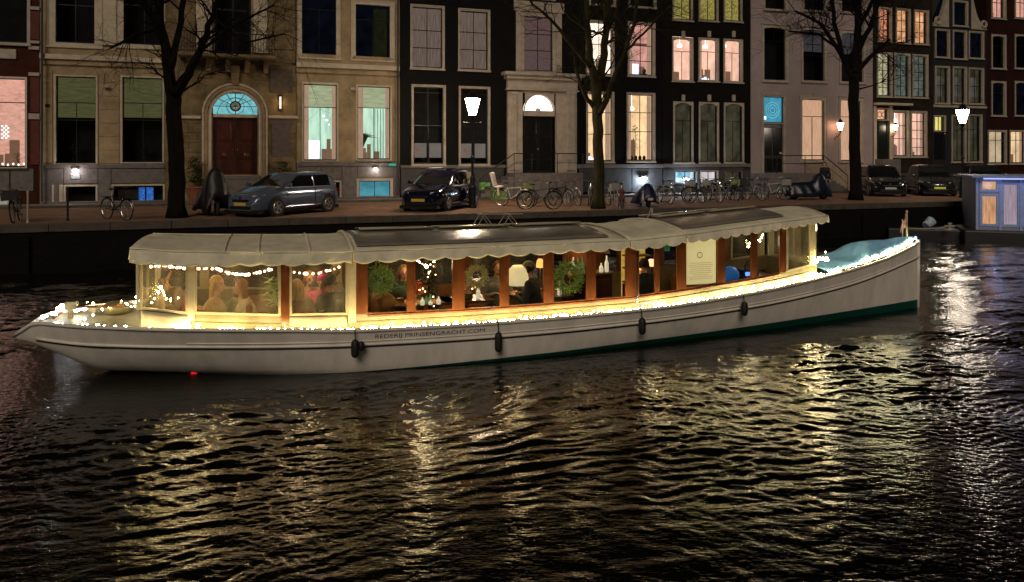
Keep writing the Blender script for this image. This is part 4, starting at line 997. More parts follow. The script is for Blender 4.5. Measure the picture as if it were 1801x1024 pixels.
# posts -----------------------------------------------------------
SV=.0
def zt_(u): return eave(u)-.03
def post(px0,px1,mat,side=-1,name='post',drop=0,proud=.02,us=None):
    u0,u1=us or (bu(px0,-1.2)[0],bu(px1,-1.2)[0]); um=(u0+u1)/2
    y0,y1=side*(vs(um)+proud),side*(vs(um)-.022)
    return MB().box(u0,u1,min(y0,y1),max(y0,y1),wb(um)-drop,zt_(um)).build(name,mat,BOAT,bevel=.006)
PLAS=glass_mat('clear_plastic',(.93,.90,.82),1.6,.06)
_n=PLAS.node_tree; _o=[q for q in _n.nodes if q.type=='OUTPUT_MATERIAL'][0]; _src=_o.inputs[0].links[0].from_socket; _d=_n.nodes.new('ShaderNodeBsdfTranslucent'); _d.inputs[0].default_value=(.8,.72,.5,1); _d2=_n.nodes.new('ShaderNodeBsdfDiffuse'); _d2.inputs[0].default_value=(.8,.72,.5,1)
_a=_n.nodes.new('ShaderNodeAddShader'); _m=_n.nodes.new('ShaderNodeMixShader'); _t=_n.nodes.new('ShaderNodeTexNoise'); _t.inputs['Scale'].default_value=2.2; _mp=_n.nodes.new('ShaderNodeMapRange'); _mp.inputs[1].default_value=.42; _mp.inputs[2].default_value=.7; _mp.inputs[3].default_value=.03; _mp.inputs[4].default_value=.11
_n.links.new(_d.outputs[0],_a.inputs[0]); _n.links.new(_d2.outputs[0],_a.inputs[1]); _n.links.new(_t.outputs[0],_mp.inputs[0]); _n.links.new(_mp.outputs[0],_m.inputs[0]); _n.links.new(_src,_m.inputs[1]); _n.links.new(_a.outputs[0],_m.inputs[2]); _n.links.new(_m.outputs[0],_o.inputs[0]); BGL=glass_mat('cabin_glass',(.97,.97,.95),1.2,.01)
def panel(u0,u1,side,mat,frame_mat,fw=.035,zt=None,name='window',top=True,lean=0):
    """a window between two stations: frame plus pane, following the cabin side"""
    m=MB(); z0a,z0b=wb(u0)+.0,wb(u1)+.0; z1a,z1b=(zt_(u0)-.02,zt_(u1)-.02); ya,yb=side*vs(u0),side*vs(u1)
    def bar(p,q,t0,t1):
        d=(Vector(q)-Vector(p)); L=d.length; d.normalize(); n=Vector((0,side,0)); s=d.cross(n).normalized()
        pts=[]
        for e in (Vector(p),Vector(q)):
            for a_,b_ in ((-1,-1),(1,-1),(1,1),(-1,1)): pts.append(tuple(e+s*fw/2*a_+n*.018*b_))
        b0=len(m.v); m.v+=pts
        for f in ((0,1,2,3),(7,6,5,4),(0,4,5,1),(1,5,6,2),(2,6,7,3),(3,7,4,0)): m.f.append(tuple(b0+i for i in f)); m.m.append(0)
    h=fw/2
    bar((u0+h,ya,z0a),(u0+h,ya,z1a),0,0); bar((u1-h,yb,z0b),(u1-h,yb,z1b),0,0); bar((u0+fw,ya,z0a+h),(u1-fw,yb,z0b+h),0,0); bar((u0+fw,ya,z1a-h),(u1-fw,yb,z1b-h),0,0)
    fr=m.build(name,frame_mat,BOAT)
    MB().quad((u0+fw,ya,z0a+fw),(u1-fw,yb,z0b+fw),(u1-fw,yb,z1b-fw),(u0+fw,ya,z1a-fw)).build('pane',mat,fr)
    return fr
U=lambda px: bu(px,-1.2)[0]
PLF=pm('plastic_window_hem',(.42,.36,.23),.6,var=.1)
for side in (-1,1):
    # rear canvas part
    for x0,x1 in ((240,330),(341,494),(509,612)): panel(U(x0),U(x1),side,PLAS,PLF,.035)
    post(329,342,PLF,side,'canvas_post',.10,.03); post(494,509,TEAK,side,'teak_post',.16,.035); post(612,626,PLF,side,'canvas_post',.12,.04)
    post(626,646,TEAK,side,'teak_post')
    prev=716
    for x0,x1 in ((645,717),(729,797),(815,880),(893,957),(972,1032),(1046,1101),(1122,1152),(1158,1191),(1278,1330),(1340,1387)):
        panel(U(x0),U(x1),side,BGL if side<0 or x0>1040 else PLAS,TEAK,.017)
    if side>0: panel(U(1204),U(1267),side,BGL,TEAK,.03)
    else: pf=panel(U(1204),U(1267),side,BGL,TEAK,.03)
    for x0,x1 in ((716,729),(796,816),(879,894),(956,972),(1031,1046),(1101,1122),(1152,1158),(1191,1204),(1267,1278),(1330,1340),(1387,1399)): post(x0,x1,TEAK,side,'teak_post',.0,.014 if x1-x0<18 else .02)
    panel(U(1401),U(1450),side,PLAS,PLF,.03); post(1450,1459,PLF,side,'canvas_post',.0,.02)
    # teak sill rail
    MB().tube([(u,side*(vs(u)+.012),wb(u)-.02) for u in np.linspace(U(646),U(1387),50)],.022,6).build('sill_rail',TEAK,BOAT,smooth=True)
    MB().box(U(1118),U(1119.6),-vs(9.8)*1-.045 if side<0 else vs(9.8)+.03,-vs(9.8)-.03 if side<0 else vs(9.8)+.045,wb(9.8)-.1,zt_(9.8)).build('grab_pole',pm('steel',(.5,.5,.5),.25,metal=1),BOAT)
# rear end window
m=MB().quad((1.84,-vs(1.86),wb(1.86)),(1.84,vs(1.86),wb(1.86)),(1.84,vs(1.86),eave(1.86)-.04),(1.84,-vs(1.86),eave(1.86)-.04)).build('rear_window',PLAS,BOAT)
for s in (-1,0,1): MB().box(1.80,1.835,s*vs(1.86)-.025,s*vs(1.86)+.025,wb(1.86),eave(1.86)-.04).build('rear_post',PLF,BOAT)
m=MB().quad((14.0,-vs(14),wb(13.9)),(14.0,vs(14),wb(13.9)),(14.0,vs(14),eave(14)-.04),(14.0,-vs(14),eave(14)-.04)).build('windscreen',PLAS,BOAT)
# roof -------------------------------------------------------------
def rz(u,v,cam_=None):
    cam_=.04+.09*min(1,max(0,(u-1.7)/3.0)) if cam_ is None else cam_
    w_=vs(u)+.14; return eave(u)+cam_*(1-(v/w_)**2)
def roof_part(name,u0,u1,mat,nu=30,nv=17,dz=0,vfrac=1.0,sag=0,label=None):
    P_=[]
    for u in np.linspace(u0,u1,nu):
        w_=(vs(u)+.14)*vfrac
        P_.append([(u,v,rz(u,v)+dz-sag*abs(math.sin((u-u0)/(u1-u0)*PI*3))*(1-abs(v)/w_*.3)) for v in np.linspace(-w_,w_,nv)])
    return MB().grid(P_).build(name,mat,BOAT,smooth=True,solid=.02,label=label)
DROOF=pm('dark_roof_hood',(.21,.185,.16),.22,var=.25,scale=1.5)
c1=roof_part('canopy',1.74,U(618),CANV,sag=.025); roof_part('cabin_roof',U(619),U(1100),CANV,dz=-.004)
roof_part('canopy',U(1101),U(1200),CANV,sag=.02,dz=.012); roof_part('cabin_roof',U(1201),14.16,CANV,dz=-.004)
sr=roof_part('sliding_roof',U(628),U(1072),DROOF,dz=.035,vfrac=.86,label='dark glossy sliding roof panel')
sr2=roof_part('sliding_roof',U(1206),U(1400),DROOF,dz=.035,vfrac=.80,label='dark glossy sliding roof panel')
GLOSSR=pm('glossy_hatch',(.25,.22,.17),.10,var=.1,spec=1.0)
def hatch(u0,u1,v0,v1,par):
    m=MB(); P_=[[(u,v,rz(u,v)+.075) for v in np.linspace(v0,v1,4)] for u in np.linspace(u0,u1,8)]
    h=m.grid(P_).build('roof_hatch',GLOSSR,BOAT,smooth=True,solid=.03)
    MB().tube([(u,v0,rz(u,v0)+.085) for u in np.linspace(u0,u1,8)],.018,6).build('hatch_rim',PLF,h,smooth=True); MB().tube([(u,v1,rz(u,v1)+.085) for u in np.linspace(u0,u1,8)],.018,6).build('hatch_rim',PLF,h,smooth=True)
for k in range(3):
    u0=U(650)+k*1.42; hatch(u0,u0+1.3,.10,.95,sr)
for k in range(2):
    u0=U(1215)+k*1.2; hatch(u0,u0+1.05,.0,.8,sr2)
# canopy seams / battens
for px in (395,455,545):
    u=U(px); MB().tube([(u,v,rz(u,v)+.012) for v in np.linspace(-vs(u)-.12,vs(u)+.12,15)],.012,6).build('canopy_batten',CANV,c1,smooth=True)
for px in (618,1101,1200):
    u=U(px); MB().tube([(u,v,rz(u,v)+.03) for v in np.linspace(-vs(u)-.15,vs(u)+.15,17)],.028,6).build('roof_hoop',CANV,BOAT,smooth=True)
# valances with scalloped lower edge
def valance(u0,u1,side,drop0,drop1,sc=.22,dep=.05,wave=.012,name='valance'):
    n=int((u1-u0)/.02); P_=[]
    for i in range(n+1):
        u=u0+(u1-u0)*i/n; ph=(u-u0)/sc; d=drop0+(drop1-drop0)*(i/n); lo=d+dep*abs(math.sin(PI*ph))
        yo=side*(vs(u)+.145); r=[]
        for k in range(6):
            t=k/5; r.append((u,yo+side*(.035*t+wave*math.sin(u*5.1)*t+.01*t*math.sin(u*23)),eave(u)+.012-lo*t))
        P_.append(r)
    return MB().grid(P_).build(name,CANV,BOAT,smooth=True,solid=.006)
for side in (-1,1):
    valance(1.74,U(617),side,.20,.16,.30,.03,.03); valance(U(619),U(1101),side,.15,.12,.36,.05); valance(U(1102),U(1200),side,.14,.13,.34,.05); valance(U(1201),14.16,side,.13,.10,.24,.045)
    # welt along the eave
    MB().tube([(u,side*(vs(u)+.15),eave(u)+.012) for u in np.linspace(1.74,14.16,80)],.016,6).build('eave_welt',CANV,BOAT,smooth=True)
P_=[]
for v in np.linspace(-vs(1.8)-.14,vs(1.8)+.14,40): P_.append([(1.74-.02*t,v,rz(1.74,v)+.01-(.16+.03*abs(math.sin(v*9)))*t) for t in (0,.5,1)])
MB().grid(P_).build('valance',CANV,BOAT,smooth=True,solid=.006)
P_=[]
for v in np.linspace(-vs(14.1)-.14,vs(14.1)+.14,40): P_.append([(14.17+.02*t,v,rz(14.16,v)+.01-(.10+.03*abs(math.sin(v*11)))*t) for t in (0,.5,1)])
MB().grid(P_).build('valance',CANV,BOAT,smooth=True,solid=.006)
# rope edge with folds on the near rear corner canvas skirt
for (px0,px1,d) in ((243,335,.05),(500,610,.03)):
    P_=[]
    for u in np.linspace(U(px0),U(px1),16):
        P_.append([(u,-(vs(u)+.012+.035*t+.02*math.sin(u*9)*t),wb(u)-.01-(shr(u)*0+wb(u)-shr(u)-.01)*t) for t in (0,.33,.66,1)])
    MB().grid(P_).build('canvas_skirt',PLF,BOAT,smooth=True,solid=.004)
# hull lettering
def text_mesh(s,size,width=None):
    c=bpy.data.curves.new('lettering','FONT'); c.body=s; c.size=size; c.extrude=.0; c.resolution_u=3
    t=bpy.data.objects.new('lettering',c); COL.objects.link(t); dg=bpy.context.evaluated_depsgraph_get(); me=bpy.data.meshes.new_from_object(t.evaluated_get(dg))
    bpy.data.objects.remove(t); xs=[v.co.x for v in me.vertices]; 
    if width and xs:
        k=width/(max(xs)-min(xs)); x0=min(xs)
        for v in me.vertices: v.co.x=(v.co.x-x0)*k
    return me
me=text_mesh('REDERIJ PRINSENGRACHT.COM',.105,bu(852,-1.5)[0]-bu(660,-1.5)[0])
uT=bu(660,-1.5)[0]
for v in me.vertices:
    u=uT+v.co.x; z=shr(u)-.128+v.co.y*.85; v.co=(u,-(hv(u,z)+.004),z)
me.materials.append(pm('letter_paint',(.05,.035,.03),.5)); obj('lettering',me,hull,kind='stuff')
# bow: foredeck locker with blue tarpaulin, mast, samson post
TARP=pm('blue_tarpaulin',(.24,.55,.92),.6,var=.18,scale=3,bump=.35,bscale=6)
P_=[]
for u in np.linspace(14.35,17.25,30):
    hgt=pch([(14.35,.10),(14.9,.13),(15.35,.2),(15.75,.38),(16.2,.34),(17.25,.22)])(u); w_=max(hb(u)-.07,.03)
    P_.append([(u,w_*math.sin(q)*1.0,shr(u)-.02+hgt*max(0,math.cos(q))**.6+.012*math.sin(u*9+q*3)) for q in np.linspace(-PI/2,PI/2,13)])
MB().grid(P_).build('tarpaulin',TARP,BOAT,smooth=True)
zm=shr(17.0)+.2
um=bu(1595,0)[0]
m=MB().tube([(um,0,zm-.15),(um,0,B(1595,372,0)[1])],[.022,.016],8); m.ell((um,0,B(1595,372,0)[1]),(.025,.025,.03),8,6); m.build('jack_staff',OFFW,BOAT,smooth=True)
MB().tube([(um-.12,0,zm-.1),(um-.12,0,zm+.42)],.012,6).build('staff_stay',OFFW,BOAT)
P_=[]
for i in range(7):
    t=i/6; z=B(1595,374,0)[1]-t*.32; P_.append([(um-.012-.17*s*(t*.9+.25)*1.0,.02*math.sin(s*5+i),z-s*.12) for s in (0,.33,.66,1)])
MB().grid(P_).build('furled_flag',pm('flag_cloth',(.55,.5,.5),.8,var=.3,scale=12,var2=(.5,.15,.16)),BOAT,smooth=True,solid=.01)
MB().ell((UL-.05,0,shr(UL)+.12),(.03,.03,.04),8,6).build('bow_lamp',emi('blue_bulb',(.25,.3,1),5),BOAT)
# stern gear
st=B(124,533,0); m=MB().tube([(st[0],0,shr(st[0])-.05),(st[0],0,st[1])],.045,8); m.box(st[0]-.07,st[0]+.09,-.05,.05,st[1]-.10,st[1]+.02); m.build('stern_post',CREAMB,BOAT)
MB().ell((st[0]-.11,-.02,st[1]-.06),(.05,.05,.06),8,6).build('stern_lamp',emi('cold_bulb',(.75,.88,1),9),BOAT)
m=MB(); m.tube([(.5,0,.86),(.7,0,1.02),(1.5,.02,1.0)],.02,6); m.build('tiller',TEAK,BOAT,smooth=True)
MB().lathe([(.2,0),(.23,.1),(.16,.16),(.05,.18)],(1.35,.25,.86),10).build('deck_drum',CREAMB,BOAT,smooth=True)
MB().ell((2.55,-wlh(2.55)-.02,-.005),(.06,.02,.02),8,5).build('red_mark_light',emi('red_lamp',(.8,.01,.02),1.5),BOAT)
m=MB(); m.tube([(U(1275),-(hv(12,.62)+.01),.70),(U(1275),-(hv(12,.62)+.03),.62)],.012,6); m.build('hull_fitting',DARKL,hull)

# interior of the boat ------------------------------------------------
LEATH=pm('tan_leather',(.26,.11,.035),.5,var=.3,scale=7); TABLEM=pm('table_wood',(.16,.07,.025),.3,var=.3)
def bench(px0,px1,v0,v1,lab):
    u0,u1=U(px0),U(px1); c=BW((u0+u1)/2,(v0+v1)/2,.06); T=thing('bench',lab,'bench',tuple(c),BA); a,b_=(u1-u0)/2,(v1-v0)/2
    MB().box(-a,a,-b_,b_,.36,.46).build('seat',LEATH,T,bevel=.02)
    if u1-u0 > v1-v0: MB().box(-a,a,-b_ if v0<0 else b_-.08,-b_+.08 if v0<0 else b_,.461,.84).build('backrest',LEATH,T,bevel=.03)
    else: MB().box(-a,-a+.1,-b_,b_,.461,.98).build('backrest',LEATH,T,bevel=.04)
    MB().box(-a+.05,a-.05,-b_+.05,b_-.05,.0,.36).build('seat_base',TEAK,T)
    return T
def table(px,v,L_,Wd,lab):
    u=U(px); T=thing('table',lab,'table',tuple(BW(u,v,.06)),BA)
    MB().box(-L_/2,L_/2,-Wd/2,Wd/2,.72,.76).build('tabletop',TABLEM,T,bevel=.01); MB().tube([(0,0,0),(0,0,.72)],.04,8).build('leg',MATS['steel'],T); MB().lathe([(.22,0),(.20,.03),(.05,.05)],(0,0,0),14).build('foot',MATS['steel'],T)
    return T
bench(665,702,-.85,-.25,'tan leather bench seat beside the first teak framed window from the left')
table(412,0,1.25,.55,'dark wooden table between the passengers under the clear canopy'); table(560,.05,.8,.55,'small wooden table in front of the passenger in a pink hat')
table(765,-.1,1.1,.6,'wooden buffet table covered with glasses behind the second teak window')
# drinks on the buffet
def bottle(u,v,z,col,h=.26,lab=None,grp='bottles inside the saloon boat',nm='bottle'):
    me_k='bottle_%s_%.2f'%(col,h)
    if me_k not in bpy.data.meshes:
        MBx=MB().lathe([(.035,0),(.038,.02),(.038,h*.55),(.015,h*.75),(.013,h)],(0,0,0),8); me_=MBx.mesh(me_k,BOT[col])
    o=bpy.data.objects.new(nm,bpy.data.meshes[me_k]); COL.objects.link(o); o.location=BW(u,v,z); tag(o,lab,'bottle',grp); return o
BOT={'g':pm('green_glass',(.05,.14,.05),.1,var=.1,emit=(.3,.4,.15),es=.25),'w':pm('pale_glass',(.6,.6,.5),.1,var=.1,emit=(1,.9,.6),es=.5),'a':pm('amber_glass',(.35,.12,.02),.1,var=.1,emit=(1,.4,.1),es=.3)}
for i in range(12):
    bottle(U(733+i*5),-.25-.12*(i%3),.82,'agwgaw'[i%6],.08+.05*(i%2),'small glass or bottle among the glasses on the buffet table behind the second window','glasses on the buffet table')
shz=1.22
T=thing('bar_cabinet','dark wooden bar cabinet with a shelf of bottles behind the sixth teak window','cabinet',tuple(BW(U(1074),-.35,.06)),BA)
MB().box(-.42,.42,-.05,.35,0,1.10).build('cabinet_body',pm('dark_mahogany',(.07,.02,.01),.35,var=.4,scale=5),T,bevel=.01)
for k in range(3): MB().box(-.38,.38,-.07,-.051,.08+k*.33,.36+k*.33).build('drawer',MATS['dark_mahogany'],T,bevel=.01)
MB().box(-.46,.46,-.10,.38,1.101,1.14).build('shelf',CREAMB,T,bevel=.005); MB().box(-.42,.42,.3,.34,1.141,1.6).build('back_panel',TEAK,T)
for i,(dx,c,l) in enumerate(((-.36,'w','first, pale'),(-.27,'g','second, green'),(-.18,'g','third, green'),(.2,'w','fourth, pale short'),(.31,'w','rightmost, pale tall'))):
    bottle(U(1074)+dx,-.38,1.205,c,.17 if i==3 else .3,'%s bottle on the bar shelf behind the sixth teak window'%l)
# lampshade lamps
def shade_lamp(px,py,v,r,h,lab,m_,pw,col,z0=.82):
    u,z=B(px,py,v); T=thing('table_lamp',lab,'lamp',tuple(BW(u,v,z0)),BA); zz=z-z0
    MB().lathe([(r*1.0,zz-h/2),(r*1.05,zz-h*.2),(r*.85,zz+h*.3),(r*.5,zz+h/2)],(0,0,0),18,cap=False).build('lamp_shade',m_,T,smooth=True,solid=.004)
    MB().tube([(0,0,.02),(0,0,zz)],.014,6).build('stem',MATS['steel'],T); MB().lathe([(.08,0),(.07,.02),(.02,.04)],(0,0,0),12).build('base',MATS['steel'],T); MB().ell((0,0,zz),(.03,.03,.04),8,6).build('bulb',emi('lamp_bulb',(1,.7,.35),6),T)
    point_light('lamp_light',(0,0,zz-.02),pw,col,.05,T)
    return T
shade_lamp(911,484,-.35,.19,.34,'big pale cream dome lampshade behind the fourth teak window',pm('parchment',(.8,.7,.4),.7,var=.2,scale=14,emit=(1,.82,.42),es=.55),3,(1,.75,.4))
shade_lamp(950,463,.3,.07,.16,'small glowing orange lamp by the person in the grey cap',emi('orange_shade',(1,.35,.08),2.2),1.5,(1,.5,.2))
shade_lamp(1128,468,-.1,.07,.14,'left glowing orange lamp behind the narrow teak window',emi('orange_shade',(1,.35,.08),2.2),1.5,(1,.5,.2)); shade_lamp(1146,462,.15,.09,.13,'right glowing pink-orange lamp behind the narrow teak window',emi('pink_shade',(1,.42,.22),2.4),1.5,(1,.5,.25))
T=thing('bar_shelves','warm lit shelf unit with drinks behind the narrow window right of the orange lamps','shelf',tuple(BW(U(1174),-.1,.06)),BA)
MB().box(-.25,.25,.2,.24,.2,1.75).build('back_panel',emi('amber_backlight',(.75,.45,.08),.8,.4,5),T)
for z in (.85,1.12,1.36): MB().box(-.25,.25,-.02,.199,z,z+.03).build('shelf',CREAMB,T)
MB().box(-.25,.25,-.05,.19,.0,.83).build('cabinet_body',TEAK,T)
for i in range(5): bottle(U(1174)-.17+.085*i,-.05,1.215 if i%2 else .95,'agw'[i%3],.2,'%s bottle from the left on the warm backlit shelves right of the orange lamps'%('first','second','third','fourth','last')[i],'bottles on the backlit shelves')
# menu poster in the window
u0,u1=U(1209),U(1263); um_=(u0+u1)/2; T=thing('menu_poster','large pale yellow backlit sheet with small ring emblem filling a teak window','poster',tuple(BW(um_,-vs(um_)+.05,wb(um_))),BA)
hP=zt_(um_)-wb(um_)-.05; wP=(u1-u0)/2
MB().box(-wP,wP,-.008,.0,.04,hP).build('sheet',pm('poster_paper',(.8,.72,.42),.8,var=.06,scale=2,emit=(1,.86,.42),es=.42),T)
MB().torus((-.02,-.012,hP*.62),.05,.006,20,4).build('ring_emblem',pm('poster_ink',(.25,.2,.1),.8),T)
m=MB()
for k in range(9): wq=.16+.1*rnd.random(); z=hP*.46-k*.036; m.box(-wq,wq,-.0105,-.0085,z,z+.006)
m.build('printed_lines',pm('poster_ink_faint',(.5,.43,.22),.8),T)
o=MB().box(-.05,.05,-.01,.0,-.06,.06).build('green_sticker',pm('green_sticker',(.02,.22,.14),.5)); o.location=BW(U(1172),-vs(10.4)-.022,1.72); o.rotation_euler=(0,0,BA); tag(o,'small green sticker at the top of the narrow teak window','sticker')
# blue ball cushion + blue light
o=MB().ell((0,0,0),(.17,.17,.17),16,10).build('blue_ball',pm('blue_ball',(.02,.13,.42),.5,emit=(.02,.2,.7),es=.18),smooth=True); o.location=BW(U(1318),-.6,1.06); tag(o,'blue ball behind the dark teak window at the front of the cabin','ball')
T=thing('stool','small dark stool under the blue ball','stool',tuple(BW(U(1318),-.6,.06)),BA); MB().lathe([(.16,.76),(.17,.8),(.16,.83)],(0,0,0),14).build('seat',BLKW,T)
for k in range(3): MB().tube([(.05*math.cos(k*2.1),.05*math.sin(k*2.1),.76),(.16*math.cos(k*2.1),.16*math.sin(k*2.1),0)],.012,6).build('leg',MATS['steel'],T)
T=thing('steering_console','dark console with a blue screen at the helm behind the last teak window','console',tuple(BW(U(1366),-.2,.06)),BA)
MB().box(-.2,.2,-.2,.3,0,1.05).build('console_body',BLKW,T,bevel=.02); MB().box(-.12,.14,-.23,-.201,.93,1.0).build('screen',emi('blue_screen',(.12,.3,1),1.8),T); MB().box(-.25,-.05,-.24,-.201,.80,.86).build('lit_dial',emi('cold_bulb',(.75,.88,1),9) if 0 else emi('dial_white',(.8,.9,1),1.2),T)
MB().torus((-.1,-.36,1.05),.2,.018,20,6,axis='x').build('steering_wheel',TEAK,T)
# wreaths in the windows
def wreath(px,py,v,R,r,n,mat,ringm,lab,Rin=None,fill=False,seed=1):
    u,z=B(px,py,v); T=thing('wreath',lab,'wreath',tuple(BW(u,v,z)),BA); rr=random.Random(seed); m=MB()
    for i in range(n):
        t=rr.uniform(0,2*PI); q=R+rr.gauss(0,r*.55); c=Vector((q*math.cos(t),rr.gauss(0,r*.5),q*math.sin(t)))
        d=Vector((math.cos(t+rr.uniform(-1,1)),rr.uniform(-.7,.7),math.sin(t+rr.uniform(-1,1)))).normalized()*rr.uniform(.025,.05); s=d.cross(Vector((rr.uniform(-1,1),1,rr.uniform(-1,1)))).normalized()*.012
        m.quad(tuple(c-d),tuple(c+s),tuple(c+d),tuple(c-s))
    m.build('foliage',mat,T,kind='stuff')
    MB().torus((.03,-.02,-.01),Rin or R*.8,.012,24,6).build('ring',ringm,T,smooth=True); MB().tube([(0,0,R),(0,0,R+.2)],.004,4).build('hanging_cord',ringm,T)
    return T
GW=pm('wreath_green',(.34,.52,.11),.6,var=.5,scale=20); YW=pm('wreath_pale',(.75,.68,.28),.7,var=.3,scale=20)
wreath(668,492,-1.02,.17,.09,520,GW,pm('ring_pale',(.5,.5,.3),.5),'leafy green wreath hanging in the first teak window',.19,seed=2)
wreath(838,486,-1.0,.15,.05,460,YW,MATS['ring_pale'],'round pale yellow fringed wreath in the third teak window',.12,seed=3)
wreath(1000,488,-1.0,.21,.09,750,GW,MATS['ring_pale'],'large dense green wreath with a pale inner ring in the fifth teak window',.15,seed=4)
o=MB().ell((0,0,0),(.06,.05,.06),12,8).build('gold_bauble',pm('gold_bauble',(.6,.45,.12),.3,metal=.6),smooth=True); o.location=BW(U(1012),-1.0,B(1012,483,-1.0)[1]); tag(o,'gold bauble in the middle of the large green wreath','bauble')
# Christmas tree inside
T=thing('christmas_tree','small dark green conical christmas tree behind the second teak window','tree',tuple(BW(U(783),.1,.06)),BA)
m=MB(); rr=random.Random(9)
for i in range(900):
    t=rr.random(); r_=.30*(1-t)*rr.uniform(.4,1); a_=rr.uniform(0,2*PI); c=Vector((r_*math.cos(a_),r_*math.sin(a_),.55+1.15*t)); d=Vector((math.cos(a_),math.sin(a_),-.4)).normalized()*.05; s=d.cross(Vector((0,0,1))).normalized()*.012
    m.quad(tuple(c-d),tuple(c+s),tuple(c+d),tuple(c-s))
m.build('branches',pm('fir_green',(.012,.03,.014),.6),T,kind='stuff'); MB().tube([(0,0,0),(0,0,1.6)],[.03,.006],6).build('trunk',TEAK,T)
for i in range(16):
    a_=rr.uniform(0,2*PI); t=rr.random(); r_=.29*(1-t); MB().ell((r_*math.cos(a_),r_*math.sin(a_),.55+1.1*t),(.012,)*3,6,4).build('bulb',emi('warm_bulb',(1,.66,.25),12),T)
plc=thing('potted_fern','leafy fern at the clear window behind the teak post','plant',tuple(BW(U(484),-.85,.06)),BA)
for i in range(1):
    plant(plc,0,0,.55,.85,110,GW,seed=5,spread=.22,name='foliage',kind='stuff'); MB().lathe([(.12,0),(.16,.5),(.15,.55)],(0,0,0),12).build('pot',CREAMB,plc)

# clutter in the teak cabin
o=MB().ell((0,0,0),(.20,.09,.15),14,10).build('cushion',pm('tan_cushion',(.42,.20,.06),.7,var=.3,scale=8,bump=.3),smooth=True); o.location=BW(U(682),-.72,.97); tag(o,'rounded tan cushion low in the first teak window under the green wreath','cushion')
def flowers(px,v,z,lab,c1,seed,n=90):
    T=thing('flower_bowl',lab,'flowers',tuple(BW(U(px),v,z)),BA); rr=random.Random(seed); m=MB()
    for i in range(n):
        a_=rr.uniform(0,2*PI); r_=rr.uniform(0,.15); c=Vector((r_*math.cos(a_),r_*math.sin(a_),.12+rr.uniform(0,.22))); d=Vector((rr.gauss(0,1),rr.gauss(0,1),rr.gauss(.5,1))).normalized()*.04; q=d.cross(Vector((1,.3,.2))).normalized()*.022
        m.quad(tuple(c-d),tuple(c+q),tuple(c+d),tuple(c-q))
    m.build('petals',c1,T,kind='stuff'); MB().lathe([(.05,0),(.09,.05),(.10,.13)],(0,0,0),12).build('bowl',CREAMB,T)
    for k in range(4): MB().ell((.13*math.cos(k*1.7),.13*math.sin(k*1.7),.22),(.012,)*3,6,4).build('bulb',emi('warm_bulb',(1,.66,.25),12),T)
flowers(752,-.15,.82,'red and orange flower bowl on the buffet table in the second window',pm('red_petals',(.65,.10,.03),.6,var=.5,scale=20),31)
flowers(850,-.2,.80,'pale pink flower bowl on the table below the fringed wreath',pm('pink_petals',(.6,.35,.28),.6,var=.4,scale=20),32)
table(848,-.1,.9,.6,'wooden table below the pale fringed wreath in the third window'); table(1003,-.2,.8,.6,'wooden table behind the large green wreath')
for i,(px_,v_,z_,c_) in enumerate(((828,-.3,.82,'g'),(868,-.25,.82,'w'),(992,-.3,.82,'a'),(1016,-.35,.82,'w'))): bottle(U(px_),v_,z_,c_,.24,'%s bottle on a cabin table'%('green bottle left of the pink flowers,','pale bottle right of the pink flowers,','amber bottle left in the fifth window,','pale bottle right in the fifth window,')[i],'bottles on the cabin tables')
bench(716,800,.55,.95,'tan leather bench along the far side behind the second window'); bench(820,960,.55,.95,'tan leather bench along the far side behind the third and fourth windows'); bench(1280,1380,.5,.85,'tan leather bench at the far side by the helm')
# ---- fairy lights -----------------------------------------------------
BULBME=MB().ell((0,0,0),(1,1,1),6,4)
bulb_me={}
def bulb_mesh(key,mat):
    if key not in bulb_me: bulb_me[key]=MB().ell((0,0,0),(1,1,1.15),6,4).mesh('bulb',mat)
    return bulb_me[key]
WB=emi('fairy_bulb',(1,.76,.30),110); WB2=emi('fairy_bulb_white',(1,.86,.50),110); PB=emi('pink_bulb',(1,.62,.40),9); CB=emi('fairy_bulb_cold',(.8,.9,1),26)
def light_string(label,path,n,r=.013,jit=.03,seed=1,mats=None,sag=0,cable=True,group=None):
    T=thing('light_string',label,'fairy lights',tuple(BS),BA,group); rr=random.Random(seed); pts=[]
    L=[Vector(p) for p in path]; seg=[(L[i+1]-L[i]).length for i in range(len(L)-1)]; tot=sum(seg)
    def at(s):
        for i,q in enumerate(seg):
            if s<=q or i==len(seg)-1: return L[i].lerp(L[i+1],min(1,s/q))
            s-=q
    for k in range(n):
        s=tot*(k+rr.uniform(.1,.9))/n; p=at(s)+Vector((rr.gauss(0,jit*.4),rr.gauss(0,jit*.35),abs(rr.gauss(0,jit)))); pts.append(p)
        key=rr.choice(mats or ['w','w','w','c']); o=bpy.data.objects.new('bulb',bulb_mesh(key,{'w':WB,'c':WB2,'p':PB,'b':CB}[key])); COL.objects.link(o); o.parent=T; o.location=p; q=r*rr.uniform(.7,1.5); o.scale=(q*rr.uniform(.9,1.5),q,q)
    if cable:
        m=MB(); m.tube([tuple(p) for p in pts],.004,4); m.build('cable',pm('cable_green',(.02,.03,.015),.5),T)
    return T
gun=[(u,-(hb(u)-.075),shr(u)+.0) for u in np.linspace(.35,17.1,80)]
def gp(u0,u1,off=.075,z=0,side=-1,n=40): return [(u,side*max(hb(u)-off,0),shr(u)+z) for u in np.linspace(u0,u1,n)]
light_string('string of warm fairy lights along the side deck at the stern, left of the cabin',gp(.42,2.4,.045),26,.013,.02,1,['w','c','c'])
light_string('string of warm fairy lights along the side deck under the clear canopy windows',gp(2.4,5.0,.045),40,.0155,.018,2)
light_string('string of warm fairy lights along the side deck under the teak windows',gp(5.0,9.7,.07,.0),92,.0155,.026,3)
